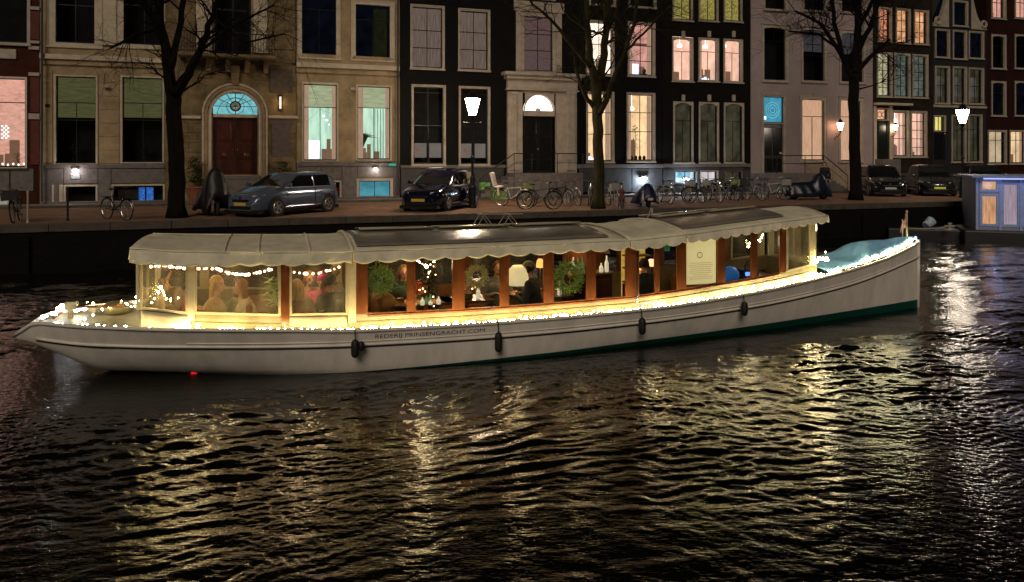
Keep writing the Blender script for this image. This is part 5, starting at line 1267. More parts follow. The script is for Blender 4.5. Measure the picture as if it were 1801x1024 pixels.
light_string('dense heap of fairy lights along the side deck from boarding gate to bow deck',gp(9.7,14.4,.07,.01),84,.016,.045,4,['w','c'])
light_string('string of fairy lights over the blue tarpaulin along the near bow rail',gp(14.4,17.3,.06,.04),42,.0155,.035,5,['w','c','c'])
light_string('string of fairy lights along the far rail of the bow',gp(14.1,17.0,.08,.08,1),20,.012,.04,6,['w','c'])
light_string('string of fairy lights along the far rail of the stern',gp(.45,2.6,.08,.03,1),14,.013,.04,7,['w','c'])
light_string('cold white cluster of fairy lights at the stern tip',[(.36,-.05,.9),(.5,-.1,.92),(.9,.15,.95),(.6,.2,.92)],16,.02,.05,8,['b','b','c'])
light_string('swag of lights lying over the stern deck in front of the canopy',[(1.0,-.5,.9),(1.35,.2,1.0),(1.7,-.4,1.02),(1.6,.5,1.05)],15,.011,.04,9,['w','c'])
nr=-.75
light_string('pinkish bulb string under the canopy roof, left and centre windows',[(B(x_,y_,-1.0)[0],-1.0,B(x_,y_,-1.0)[1]) for x_,y_ in ((262,470),(285,468),(318,472),(345,473),(380,473),(405,482),(430,484),(455,481),(480,474))],34,.016,.008,10,['p'])
light_string('pinkish bulb string under the canopy roof right of the teak post',[(B(x_,y_,-1.0)[0],-1.0,B(x_,y_,-1.0)[1]) for x_,y_ in ((514,479),(540,482),(560,481),(580,476),(600,470))],11,.017,.004,11,['p'])
light_string('fairy lights wound round the left rear canvas window edge',[(2.0,-.82,1.15),(2.05,-.88,1.25),(2.12,-.9,1.4),(2.2,-.8,1.2),(2.35,-.9,1.15)],14,.009,.05,12,['w'])
light_string('fairy lights around the front canvas window, right end of the cabin',[(13.9,-.86,1.25),(14.15,-.86,1.3),(14.3,-.7,1.25)],14,.016,.04,13,['w','c'])
light_string('short bead string of small lights behind the second teak window',[(5.95,-.5,1.62),(6.0,-.5,1.60),(6.22,-.4,1.44),(6.35,-.4,1.54)],8,.013,.008,14,['c','p'])
light_string('row of small warm bulbs inside along the far side of the teak cabin',[(5.2+i*.3,1.0,1.66-.05*(i%2)) for i in range(15)],34,.010,.012,16,['p'])
light_string('small white lights hanging at the helm window',[(12.55,-.5,1.5),(12.7,-.5,1.72),(12.9,-.5,1.66),(12.95,-.5,1.8)],10,.013,.02,15,['c'])
# low power point lights added to carry the glow of the fairy strings
for u in np.linspace(2.2,13.8,16): point_light('string_glow',BW(u,-(hb(u)+vs(u))/2*1.0,shr(u)+.09),.02,(1,.74,.20),.04)
for (u,pw) in ((.7,.2),(1.5,.15),(14.8,.5),(15.8,.5),(16.7,.6)): point_light('string_glow',BW(u,-hb(u)*.3,shr(u)+.5 if u>14 else shr(u)+.18),pw,(1,.78,.38) if u>1 else (.85,.92,1),.05)
for (u,v,z,pw,c) in ((2.6,-.2,1.72,11,(1,.72,.36)),(4.2,-.2,1.72,11,(1,.70,.36)),(6.2,0,1.72,9,(1,.68,.32)),(8.0,0,1.72,9,(1,.7,.34)),(9.2,-.3,1.72,7,(1,.66,.3)),(10.3,.1,1.75,1.8,(1,.6,.25)),(13.4,0,1.85,1.2,(1,.78,.45))):
    o=MB().lathe([(.05,0),(.06,-.03),(.03,-.05)],(0,0,0),10).build('ceiling_lamp',emi('ceiling_lens',(1,.8,.5),6),BOAT); o.location=(u,v,z+.07)
    point_light('cabin_light',BW(u,v,z-.02),pw,c,.06)
# fenders ---------------------------------------------------------------
FEN=pm('black_rubber',(.012,.010,.009),.6,var=.2,bump=.2)
for i,(px,pyt,pyb,ex) in enumerate(((624,584,628,True),(875,572,618,False),(1130,545,589,False),(1322,518,560,False))):
    u=bu(px,-1.55)[0]; z0=B(px,pyb,-1.55)[1]; z1=shr(u)
    off=max(hv(u,z0+.1),hv(u,(z0+z1)/2),hb(u)); y=-(off+.075)
    T=thing('fender',['black fender with a second stubby one beside it, leftmost on the white hull','black fender hanging right after the painted lettering on the hull','black fender hanging below the boarding gate of the boat','black fender hanging nearest the bow'][i],'fender',tuple(BW(u,y,z0)),BA,'fenders hanging on the near side of the white hull')
    h=z1-z0; MB().lathe([(.02,0),(.055,.03),(.062,.08),(.062,h*.55),(.05,h*.66),(.02,h*.72)],(0,0,0),12).build('fender_body',FEN,T,smooth=True)
    MB().tube([(0,0,h*.7),(0,.03,h+.02),(0,.12,h+.05)],.009,6).build('rope',FEN,T)
    if ex: MB().lathe([(.02,0),(.045,.02),(.045,.12),(.02,.14)],(.09,.0,.10),10).build('fender_stub',FEN,T,smooth=True)
# ================================================================== STREET LAMPS
LGL=emi('lantern_glass',(1,.78,.54),260)
def lantern_parts(T,z,s=1.0,mat=None):
    n=6; r0,r1,h=.13*s,.30*s,.62*s
    MB().lathe([(r0,z),(r1,z+h)],(0,0,0),n,cap=True).build('lantern_glass',mat or LGL,T)
    m=MB()
    for k in range(n):
        w_=2*PI*k/n; m.tube([(r0*1.03*math.cos(w_),r0*1.03*math.sin(w_),z-.01),(r1*1.03*math.cos(w_),r1*1.03*math.sin(w_),z+h+.01)],.02*s,4)
    m.build('lantern_frame',IRON,T)
    MB().lathe([(r1*1.12,z+h+.01),(r1*1.0,z+h+.05*s),(.17*s,z+h+.15*s),(.14*s,z+h+.16*s),(.15*s,z+h+.24*s),(.05*s,z+h+.30*s),(.02*s,z+h+.40*s)],(0,0,0),12).build('lantern_crown',IRON,T,smooth=False)
    MB().lathe([(.05*s,z-.20*s),(.10*s,z-.14*s),(.05*s,z-.1*s),(.14*s,z-.01)],(0,0,0),12).build('lantern_cradle',IRON,T)
def street_lamp(px,pyb,pyt,label,mat=None):
    Y=FPX*CAMZ/(pyb-HY); X=(px-CXP)/FPX*Y; H=CAMZ-(pyt-HY)*Y/FPX
    T=thing('street_lamp',label,'street lamp',(X,Y,0),PHI,'street lamps on the quay'); zl=H-.98
    MB().lathe([(.17,0),(.17,.08),(.14,.12),(.14,.75),(.16,.8),(.11,.88),(.09,1.15),(.10,1.2),(.06,1.25)],(0,0,0),12).build('lamp_base',IRON,T)
    MB().lathe([(.055,1.25),(.05,1.9),(.075,1.93),(.075,2.0),(.045,2.03),(.038,zl-.45),(.06,zl-.42),(.06,zl-.37),(.035,zl-.34),(.03,zl-.2)],(0,0,0),12).build('pole',IRON,T)
    m=MB().tube([(-.36,0,zl-.30),(.36,0,zl-.30)],.018,6); m.ell((-.36,0,zl-.30),(.035,.035,.035),8,6); m.ell((.36,0,zl-.30),(.035,.035,.035),8,6); m.build('ladder_bar',IRON,T)
    lantern_parts(T,zl,1.0,mat)
    return T
street_lamp(831,366,158,'lit crowned street lamp standing beside the dark blue estate car'); street_lamp(1693,348,181,'lit crowned street lamp by the houseboat, right of the parked cars',emi('far_lantern_glass',(1,.84,.66),85))
def wall_lantern(px,py,label,col,b=-.45,s=.7,em=20):
    a_,z_=P(px,py,b); T=thing('wall_lantern',label,'wall lamp',tuple(W(a_,b,z_-.25)),PHI)
    lantern_parts(T,0,s,emi('wall_lantern_glass_%d'%px,col,em))
    m=MB().tube([(0,0,-.14),(0,.1,-.30),(0,-b-.05,-.38),(0,-b-.002,-.55)],.02,6); m.torus((0,.2,-.26),.09,.012,12,4,axis='x'); m.build('bracket',IRON,T)
wall_lantern(1478,222,'lit lantern on an iron bracket on the pale mauve house between the curtained windows',(1,.55,.30),em=18)
wall_lantern(1575,222,'small lit lantern beside the door of the brown brick house',(1,.80,.52),b=-.35,s=.5,em=26)

# ================================================================== TREES
BARKD=pm('dark_bark',(.008,.006,.005),.95,spec=.1,var=.5,scale=9,bump=.9,bscale=22,stretch=(1,1,.25)); BARKM=pm('mossy_bark',(.032,.027,.013),.95,spec=.1,var=.55,scale=5,bump=.9,bscale=20,stretch=(1,1,.3))
def tree(label,base,limbs,mat,seed,tw=5):
    """base=(px,py,radius px); limbs: list of (parent z0 hint, [(px,py,rpx,dy)...]) in the plane of the tree"""
    r=random.Random(seed); Y0=FPX*CAMZ/(base[1]-HY); X0=(base[0]-CXP)/FPX*Y0
    T=thing('bare_tree',label,'tree',(X0,Y0,0)); s=Y0/FPX
    def w(px,py,dy=0): return Vector(((px-CXP)*(Y0+dy)/FPX-X0,dy,CAMZ-(py-HY)*(Y0+dy)/FPX))
    first=True
    def twig(p,d,L,rad,lev,mm):
        pts=[p]; q=p.copy(); dd=d.copy(); n=4
        for i in range(n):
            dd=(dd+Vector((r.gauss(0,.16),r.gauss(0,.16),r.gauss(.03,.12)))).normalized(); q=q+dd*L/n; pts.append(q.copy())
        mm.tube(pts,[rad*(1-.75*i/n) for i in range(n+1)],5 if lev<2 else 3,cap=False)
        if lev<3:
            for k in range(tw-lev):
                i=r.randint(1,n); side=dd.cross(Vector((r.gauss(0,1),r.gauss(0,1),r.gauss(0,1)))).normalized()
                twig(pts[i],(dd*.75+side*.8+Vector((0,0,.1))).normalized(),L*r.uniform(.45,.7),rad*.45,lev+1,mm)
    tips=[]
    for i,L in enumerate(limbs):
        pts=[w(p[0],p[1],p[3] if len(p)>3 else 0) for p in L]; rs=[p[2]*s for p in L]
        # resample with slight wobble
        P2=[];R2=[]
        for k in range(len(pts)-1):
            for t in np.linspace(0,1,5)[:-1] if k<len(pts)-2 else np.linspace(0,1,5):
                P2.append(pts[k].lerp(pts[k+1],t)+Vector((r.gauss(0,.02),r.gauss(0,.02),0))*(0 if (k==0 and t==0) else 1)); R2.append(rs[k]+(rs[k+1]-rs[k])*t)
        if i==0: R2[0]*=1.35; 
        MB().tube(P2,R2,12 if i==0 else 8).build('trunk' if i==0 else 'limb',mat,T,smooth=True)
        if i>0 or True:
            st=len(P2)//2 if i else int(len(P2)*.8)
            for k in range(st,len(P2)):
                for _ in range(2 if i else 1):
                    tips.append((P2[k],(P2[min(k+1,len(P2)-1)]-P2[max(k-1,0)]).normalized(),R2[k]))
    mm=MB()
    for p,d,rd in tips:
        side=d.cross(Vector((r.gauss(0,1),r.gauss(0,1),r.gauss(0,1)))).normalized()
        twig(p,(d*.6+side*.9).normalized(),r.uniform(1.0,2.1),max(.012,min(rd*.35,.05)),0,mm)
    mm.build('twigs',mat,T,kind='stuff')
    return T
tree('bare tree with thick nearly black trunk in front of the cream mansion, leftmost tree',(311,383,17),
 [[(311,383,14.5),(310,300,13.3),(307,200,12.8),(306,150,12.3)],
  [(304,170,11.5),(296,110,9.5),(284,50,7.5),(275,-30,6,.5),(262,-120,4.5,.8)],
  [(308,165,11,-.1),(330,130,7.5,-.3),(352,90,6,-.5),(375,30,4.5,-.8),(392,-40,3.5,-1)],
  [(300,120,7),(315,60,5.5,.4),(325,-20,5,.8),(330,-100,4,1)],
  [(290,80,5),(262,20,3.5,-.7),(225,-60,3,-1.4)],
  [(352,90,3,-.5),(420,40,2.2,-1.2),(480,10,1.5,-1.8)],
  [(284,50,4,.2),(240,60,2.6,-.6),(195,85,1.8,-1.1)],[(375,30,2.4,-.8),(430,75,1.8,-1.5),(500,60,1.2,-2)]],BARKD,3,5)
tree('bare tree with mossy greenish trunk behind the parked bicycles, middle tree',(1053,367,11),
 [[(1052,367,10.5),(1053,300,9.3),(1052,230,9),(1048,150,9)],
  [(1048,160,8),(1038,100,6.5),(1033,40,5,.3),(1030,-50,4,.6)],
  [(1050,165,8),(1060,110,7,.2),(1066,50,6,.4),(1068,-60,4.5,.7)],
  [(1054,200,6,-.1),(1076,150,5,-.3),(1100,90,4,-.5),(1118,30,3.3,-.7),(1128,-50,3,-1)],
  [(1040,120,4),(1005,80,3.2,-.6),(965,30,2.4,-1.2),(930,0,1.6,-1.8)],
  [(1046,190,5),(1030,170,3.6,-.3),(1012,120,2.6,-.7)],
  [(1066,60,4,.4),(1090,10,3,.9),(1110,-60,2.4,1.5)],[(1100,90,2.5,-.5),(1140,50,2,-1),(1180,10,1.5,-1.5)]],BARKM,5,4)
tree('bare tree with dark straight trunk before the pale mauve house, rightmost tree',(1505,352,11),
 [[(1505,352,10),(1504,280,9.3),(1502,200,9),(1503,120,8.2)],
  [(1503,130,8),(1508,60,6.5),(1510,0,5.5,.3),(1513,-90,4,.5)],
  [(1500,140,5),(1482,100,4.2,-.2),(1468,40,3.4,-.5),(1460,-30,3,-.8)],
  [(1494,120,4.5),(1470,80,3.6,-.5),(1442,40,2.8,-1),(1400,20,2,-1.5)],
  [(1508,125,4.5),(1535,95,3.6,.4),(1565,70,2.6,.8)],
  [(1506,95,5),(1530,50,4,-.4),(1550,-10,3,-.9)],
  [(1510,50,4,.2),(1535,0,3,.7),(1560,-60,2.4,1.2)],[(1482,90,3,-.2),(1440,60,2,-.9),(1390,55,1.4,-1.4)]],BARKD,8,5)

# ================================================================== CARS
TYRE=pm('tyre',(.012,.012,.012),.85,var=.1); RIM=pm('alloy_rim',(.5,.5,.5),.3,metal=.9,var=.1); CGL=pm('car_glass',(.006,.007,.008),.04,var=.1,spec=.8); CHR=pm('chrome',(.7,.7,.7),.12,metal=1)
HLAMP=pm('headlamp_glass',(.55,.57,.55),.1,var=.1,spec=.9); PLATE=pm('yellow_plate',(.55,.42,.06),.4,var=.08); PLATEB=pm('pale_plate',(.45,.55,.58),.4,var=.08)
def make_car(label,cx,cy,hx,hy,L_=4.1,Wd=1.74,H=1.46,paint=None,hatch=True,plate=PLATE,ptxt='',hood=.28,badge=True,small=False,rails=False,em_plate=0):
    ang=math.atan2(hy,hx); T=thing('parked_car',label,'car',(cx,cy,0),ang,'cars parked along the quay'); w_=Wd/2; x0,x1=-L_/2,L_/2
    # silhouettes along x
    sh=pch([(x0,.62),(x0+.12,.86),(x0+.5,.94),(0,.95),(x1-L_*hood,.96),(x1-.45,.80),(x1-.10,.66),(x1,.50)])
    hw=pch([(x0,w_*.80),(x0+.25,w_*.95),(-.4,w_),(.8,w_),(x1-.5,w_*.95),(x1-.15,w_*.80),(x1,w_*.62)])
    rows=[]
    for x in np.linspace(x0,x1,36):
        s,h=sh(x),hw(x); lo=.22
        rows.append([(x,-h*.90,lo),(x,-h*.985,.34),(x,-h,.52),(x,-h*.985,min(.68,s-.05)),(x,-h*.93,s-.03),(x,-h*.80,s),(x,-h*.4,s+.035),(x,0,s+.045),(x,h*.4,s+.035),(x,h*.80,s),(x,h*.93,s-.03),(x,h*.985,min(.68,s-.05)),(x,h,.52),(x,h*.985,.34),(x,h*.90,lo)])
    m=MB().grid(rows); m.poly(rows[0][::-1]); m.poly(rows[-1]); m.quad((x0,-w_*.7,.22),(x1,-w_*.6,.22),(x1,w_*.6,.22),(x0,w_*.7,.22))
    body=m.build('body',paint,T,smooth=True)
    # cabin
    xf=x1-L_*hood-.02; xfr=xf-.72 if not small else xf-.35; xr=x0+.12; xrr=x0+(.42 if hatch else .30)
    prof=pch([(xr,.90),(xrr,H-.10),(xrr+.45,H-.01),((xrr+xfr)/2,H),(xfr-.15,H-.03),(xfr,H-.09),(xf,.95)])
    rows=[]
    for x in np.linspace(xr,xf,30):
        zt=max(prof(x),sh(x)+.002); k=(zt-.92)/(H-.92); k=max(0,min(1,k)); wb_=hw(x)*.93; wt=wb_*(1-.17*k)
        rows.append([(x,-wb_,sh(x)-.04),(x,-(wb_*.4+wt*.6),.92+(zt-.92)*.6),(x,-wt,zt-.05*k),(x,-wt*.85,zt),(x,0,zt+.02*k),(x,wt*.85,zt),(x,wt,zt-.05*k),(x,(wb_*.4+wt*.6),.92+(zt-.92)*.6),(x,wb_,sh(x)-.04)])
    cab=MB().grid(rows).build('cabin',paint,T,smooth=True)
    def side_pt(x,z,s):
        k=(z-.92)/(H-.92); wb_=hw(x)*.93; return (x,s*(wb_*(1-.17*k)+.012),z)
    zb0=.965; zt0=H-.10
    for s in (-1,1):
        xm=(xfr+xrr)/2+.12
        for (a0,a1,t0,t1) in ((xm+.03,xf-.10,xm+.03,xfr-.02),(xrr-.02+.12,xm-.04,xrr+.16,xm-.04)):
            pts=[side_pt(a0,zb0,s),side_pt(a1,zb0,s),side_pt(t1,zt0,s),side_pt(t0,zt0,s)]
            MB().poly(pts if s<0 else pts[::-1]).build('side_window',CGL,T,solid=.006)
        MB().box(xf-.18,xf-.05,s*(w_+.0),s*(w_+.16),.97,1.09).build('wing_mirror',paint,T,bevel=.03)
        MB().box(xm-.35,xm-.20,s*(w_-.004),s*(w_+.02),.74,.765).build('door_handle',CHR,T); MB().box(xm-1.15,xm-1.0,s*(w_*.985-.004),s*(w_+.012),.74,.765).build('door_handle',CHR,T)
        for zz,xx in ((0,xm),(0,xf-.12),(0,xrr-.05)): MB().box(xx-.006,xx+.006,s*(w_*.985),s*(w_+.003),.32,.92).build('door_seam',BLKW,T)
        MB().box(x0+.8,x1-.85,s*(w_-.03),s*(w_+.012),.27,.31).build('sill_trim',CHR if not small else BLKW,T)
        if rails: MB().tube([(xrr+.2,s*w_*.68,H-.03),(xrr+.3,s*w_*.68,H+.05),(xfr-.3,s*w_*.68,H+.05),(xfr-.15,s*w_*.68,H-.03)],.018,6).build('roof_rail',CHR,T)
        yb=s*w_*.62; 
        MB().poly([(x1-.16,s*w_*.80,.60),(x1-.07,s*w_*.50,.58),(x1-.13,s*w_*.50,.70),(x1-.36,s*w_*.86,.735)][::(1 if s>0 else -1)]).build('headlight',HLAMP,T,solid=.02)
        MB().box(x0-.01,x0+.10,s*w_*.62,s*w_*.80,.62,.82).build('tail_light',pm('tail_red',(.3,.01,.01),.2),T,bevel=.01)
    # windscreen, rear window
    def scr(xa,za,xb,zb,wa,wb2): return [(xa,-wa,za),(xa,wa,za),(xb,wb2,zb),(xb,-wb2,zb)]
    MB().poly(scr(xf-.02,.985,xfr+.03,H-.105,hw(xf)*.80,hw(xfr)*.68)).build('windscreen',CGL,T,solid=.012)
    MB().poly(scr(xr+.055,1.0,xrr-.045,H-.16,hw(xr)*.75,hw(xrr)*.66)[::-1]).build('rear_window',CGL,T,solid=.03)
    # wheels
    rw=.31 if not small else .24
    for xx in (x1-.80 if not small else x1-.42,x0+.72 if not small else x0+.42):
        for s in (-1,1):
            MB().lathe([(rw+.055,-.02),(rw+.055,.02)],(xx,s*(w_-.035),rw),20,axis='y').build('wheel_arch',BLKW,T)
            wh=MB().lathe([(rw*.6,-.09),(rw*.95,-.09),(rw,-.06),(rw,.06),(rw*.95,.09),(rw*.6,.09)],(xx,s*(w_-.075),rw),22,axis='y').build('wheel',TYRE,T,smooth=False)
            m=MB()
            for k in range(5):
                a_=2*PI*k/5; c,s_=math.cos(a_),math.sin(a_); yy=s*(w_+.02)
                m.poly([(xx+rw*.10*-s_,yy,rw+rw*.10*c),(xx+rw*.62*c-rw*.10*s_,yy,rw+rw*.62*s_+rw*.10*c),(xx+rw*.62*c+rw*.10*s_,yy,rw+rw*.62*s_-rw*.10*c),(xx+rw*.10*s_,yy,rw-rw*.10*c)])
            m.torus((xx,s*(w_+.015),rw),rw*.62,.018,20,5); m.lathe([(rw*.17,-.005),(rw*.12,.01)],(xx,s*(w_+.02),rw),10,axis='y'); m.build('rim',RIM,wh)
    # front: grille, plate, badge
    MB().box(x1-.09,x1+.006,-w_*.42,w_*.42,.50,.58).build('grille',BLKW,T,bevel=.01); MB().box(x1-.12,x1+.004,-w_*.55,w_*.55,.25,.36).build('lower_grille',BLKW,T,bevel=.01)
    MB().box(x1+.007,x1+.02,-.26,.26,.38,.48).build('number_plate',plate,T)
    MB().box(x0-.02,x0-.004,-.26,.26,.5,.6).build('number_plate',plate,T)
    if badge: MB().prism([(0-.05,.56),(0,.50),(.05,.56),(0,.62)],0,.012)
    if badge: MB().lathe([(.055,0),(.05,.02)],(x1+.002,0,.62),12,axis='x').build('badge',CHR,T)
    MB().box(x0+.02,x1-.02,-w_*.86,w_*.86,.12,.24).build('underbody',BLKW,T)
    return T
P1=pm('silver_blue_paint',(.13,.16,.24),.2,metal=.45,var=.06); P2=pm('dark_navy_paint',(.007,.008,.022),.12,metal=.1,var=.1,spec=.8); P3=pm('black_car_paint',(.008,.008,.009),.14,var=.1,spec=.7); P4=pm('charcoal_paint',(.02,.02,.022),.15,metal=.2,var=.1,spec=.7)
make_car('silver-blue hatchback parked nose to the canal beside the black covered scooter',-7.95,25.85,-.45,-.89,4.0,1.72,1.44,P1)
make_car('dark navy estate car with roof rails parked beside the street lamp',-2.72,28.5,-.30,-.955,4.3,1.72,1.50,P2,hatch=False,rails=True)
make_car('black car with pale number plate, left of the two parked right of the dark tree',19.5,39.2,-.22,-.975,4.2,1.75,1.6,P3,plate=PLATEB)
make_car('charcoal car with bright yellow number plate parked left of the far street lamp',22.4,39.6,-.30,-.955,4.2,1.75,1.6,P4,plate=pm('lime_plate',(.6,.65,.08),.4,emit=(.6,.7,.1),es=.12))
make_car('dark car half hidden behind the roof of the houseboat',26.9,42.2,-.4,-.92,4.3,1.75,1.6,P4)
# covered two-wheelers
COVER=pm('black_cover',(.003,.003,.0035),.5,var=.3,bump=.5,bscale=4); COVERB=pm('dark_blue_cover',(.005,.009,.02),.35,var=.3,bump=.5,bscale=4)
def covered(label,x,y,ang,L_,h,mat,wd=.42):
    T=thing('covered_scooter',label,'scooter',(x,y,0),ang); rr=random.Random(int(L_*100)); rows=[]
    top=pch([(-L_/2,.35*h),(-L_*.42,.62*h),(-L_*.18,.66*h),(.05*L_,.68*h),(.2*L_,.95*h),(.28*L_,h),(.38*L_,.8*h),(L_/2,.4*h)])
    for x_ in np.linspace(-L_/2,L_/2,26):
        t=top(x_); w_=wd*(.55+.45*math.cos(x_/L_*2.6)); rows.append([(x_+rr.gauss(0,.01),w_*q*(1+.06*math.sin(x_*14+q*5)),max(.14,t*(1-abs(q)**2.4*.85))) for q in np.linspace(-1,1,15)])
    MB().grid(rows).build('cover',mat,T,smooth=True,solid=.01)
    for xx in (-L_*.33,L_*.35):
        MB().torus((xx,0,.26),.20,.06,18,6).build('wheel',TYRE,T,smooth=True); MB().lathe([(.15,-.02),(.15,.02)],(xx,0,.26),12,axis='y').build('rim',RIM,T)
    return T
covered('tall black tarpaulin covered scooter right of the leftmost tree',-10.25,25.3,-1.0,2.1,1.62,COVER,.6)
covered('motorbike under a dark blue cover left of the rightmost tree',13.9,34.7,.1,2.1,1.25,COVERB,.45)

cs_=covered('low scooter under a deep blue cover between the mossy tree and the bicycles',5.3,29.6,-1.5,1.8,.94,pm('deep_blue_cover',(.006,.011,.035),.35,var=.3,bump=.5,bscale=4),.5)
MB().box(.955,.97,-.11,.11,.30,.40).build('number_plate',pm('pink_plate',(.5,.35,.33),.5),cs_)
# ================================================================== BICYCLES
def make_bike(label,loc,rz,fcol,seat=False,crate=None,basket=False,lean=.1):
    T=thing('bicycle',label,'bicycle',loc,rz,'bicycles parked on the quay')
    T.rotation_euler=(lean,0,rz); R=.33; xr,xf=-.52,.55
    for xx in (xr,xf):
        k='bikewheel'; 
        if k not in bpy.data.meshes: bpy.data.meshes.new(k); me=MB().torus((0,0,0),R,.02,28,6).mesh('wheel_tyre',TYRE); SH['t']=me; m=MB().torus((0,0,0),R-.028,.011,28,4)
        if 'r' not in SH:
            for q in range(14): a_=2*PI*q/14; m.tube([(0,.02*(q%2*2-1),0),((R-.03)*math.cos(a_),0,(R-.03)*math.sin(a_))],.0028,3,cap=False)
            SH['r']=m.mesh('wheel_rim',pm('bike_rim',(.55,.55,.52),.3,metal=.8,var=.1))
        w_=obj('wheel',SH['t'],T,smooth=True,loc=(xx,0,R)); obj('rim',SH['r'],w_)
    m=MB(); bb_=(-.08,0,.30); sd_=(-.22,0,.78); hd=(.38,0,.80); hb_=(.42,0,.62)
    m.tube([sd_,bb_],.016,6); m.tube([bb_,hb_],.018,6); m.tube([(-.19,0,.66),hb_],.016,6) if rnd.random()<.5 else m.tube([(-.2,0,.72),(.37,0,.78)],.016,6)
    m.tube([hd,hb_],.02,6); 
    for s in (-.05,.05): m.tube([bb_,(xr,s,R)],.010,5); m.tube([(-.21,s*.4,.74),(xr,s,R)],.009,5); m.tube([(.43,s*.6,.60),(.47,s,.5),(xf,s,R)],.011,5)
    m.build('frame',fcol,T)
    m=MB(); m.tube([hd,(.36,0,.98)],.013,6); m.tube([(.18,-.28,1.02),(.33,-.2,1.04),(.37,0,.99),(.33,.2,1.04),(.18,.28,1.02)],.012,6); m.build('handlebar',CHR,T)
    m=MB(); m.tube([sd_,(-.26,0,.92)],.012,6); m.build('seat_post',CHR,T)
    MB().ell((-.28,0,.95),(.14,.08,.035),10,6).build('saddle',BLKW,T,smooth=True)
    m=MB(); m.box(-.78,-.36,-.07,.07,.70,.715); m.tube([(-.7,.06,.70),(xr,.06,R)],.006,4); m.tube([(-.7,-.06,.70),(xr,-.06,R)],.006,4); m.build('luggage_rack',IRON,T)
    for xx in (xr,xf): MB().torus((xx,0,R),R+.035,.018,14,4,a0=.25*PI if xx==xr else .1*PI,a1=.95*PI).build('mudguard',fcol,T)
    m=MB(); m.tube([(-.08,-.12,.30),(-.08,.12,.30)],.012,6); m.torus((-.08,.05,.30),.09,.008,14,4); m.box(-.02,.06,.09,.17,.20,.22); m.box(-.18,-.10,-.17,-.09,.38,.40); m.build('crankset',IRON,T)
    MB().ell((.50,0,.72),(.04,.035,.035),8,6).build('front_lamp',CHR,T)
    if crate: 
        m=MB(); x0,x1,z0,z1=.42,.80,.70,.95
        for (a_,b_,c,d) in ((x0,x1,-.2,-.185),(x0,x1,.185,.2),(x0,x0+.015,-.185,.185),(x1-.015,x1,-.185,.185)): m.box(a_,b_,c,d,z0,z1)
        m.box(x0,x1,-.2,.2,z0-.012,z0); m.build('front_crate',crate,T)
    if seat:
        m=MB(); m.box(-.78,-.42,-.15,.15,.76,.82); o=m.build('child_seat',WHITEP,T,bevel=.03)
        MB().prism([(-.82,.80),(-.74,.80),(-.84,1.36),(-.95,1.38)],-.15,.15).build('child_seat_back',WHITEP,T,bevel=.04)
        for s in (-1,1): MB().box(-.6,-.5,s*.17-.03,s*.17+.03,.45,.78).build('foot_rest',WHITEP,T,bevel=.02)
    return T
SH={}
FB=pm('black_frame',(.012,.012,.013),.3,var=.1); FG=pm('grey_frame',(.22,.23,.23),.3,metal=.3,var=.1); FW=pm('pale_frame',(.5,.5,.46),.35,var=.1); FR=pm('red_frame',(.2,.02,.015),.3); FGn=pm('green_frame',(.04,.12,.08),.3)
def gxy(px,py): Y=FPX*CAMZ/(py-HY); return ((px-CXP)/FPX*Y,Y,0)
b0=make_bike('pale bicycle with a white child seat, leftmost of the group by the portal stairs',gxy(902,363),-.5,FW,seat=True)
b1=make_bike('black bicycle standing side on with bright wheels in front of the portal stairs',gxy(948,368),.15,FB,crate=None)
b2=make_bike('bicycle with a yellow-green front crate in the group by the portal stairs',gxy(956,363),-2.9,FG,crate=pm('lime_crate',(.16,.19,.07),.6,var=.1))
b3=make_bike('dark bicycle with a black crate parked at the left edge on the quay',gxy(30,390),-1.15,FB,crate=pm('black_crate',(.01,.01,.011),.6))
dup(b3,gxy(205,386),-.55,'dark bicycle with a crate right of the thin post, before the cream mansion')
dup(b1,gxy(985,362),-1.0,'dark bicycle right of the lime crate in the group by the portal stairs')
b4=make_bike('grey bicycle with upright front fork, rightmost of the group by the portal stairs',gxy(1008,361),-1.25,FG)
dup(b4,gxy(1038,361),-1.75,'grey bicycle just left of the mossy tree trunk')
b5=make_bike('pale bicycle with crate just right of the mossy tree trunk',gxy(1078,363),-1.4,FW,crate=pm('grey_crate',(.25,.25,.24),.6))
make_bike('red bicycle half hidden between the mossy tree and the blue covered scooter',gxy(1096,366),-1.8,FR)
dims=[(1168,358,-1.3,b4,'grey bicycle right of the blue covered scooter'),(1190,356,-.3,b1,'black bicycle second from the blue covered scooter, turned sideways'),(1206,353,-1.6,b5,'pale bicycle with crate below the cyan lit basement window'),(1222,355,-1.2,b1,'black bicycle between two pale ones in the crowded row'),(1238,352,-1.8,b5,'pale bicycle with crate below the cold white basement window'),(1254,355,-1.3,b4,'grey bicycle below the third arched dark window'),(1270,352,-.4,b2,'bicycle with lime crate in the middle of the crowded row'),(1288,353,-1.5,b1,'black bicycle below the dark basement window'),(1306,351,-1.9,b3,'black bicycle with black crate before the party wall of the pale house'),(1326,352,-1.2,b4,'grey bicycle in front of the stoop of the pale mauve house'),(1343,350,-1.6,b1,'black bicycle under the blue transom door'),(1360,351,-.5,b5,'pale bicycle with crate below the stoop railing'),(1378,350,-1.5,b4,'grey bicycle left of the blue covered motorbike')]
for px,py,rz_,src,lab in dims:
    o=dup(src,gxy(px,py),rz_,lab); o.rotation_euler=(rnd.uniform(-.14,.14),0,rz_)
# quay posts and rack hoops
for px,py,h,lab,mt in ((119,388,1.05,'thin black iron post left of the second bicycle on the left',IRON),(49,392,.95,'thin pale post right of the leftmost bicycle',OFFW)):
    T=thing('quay_post',lab,'post',gxy(px,py),PHI); MB().lathe([(.05,0),(.045,.05),(.03,.08),(.028,h-.06),(.045,h-.04),(.03,h)],(0,0,0),10).build('post',mt,T)
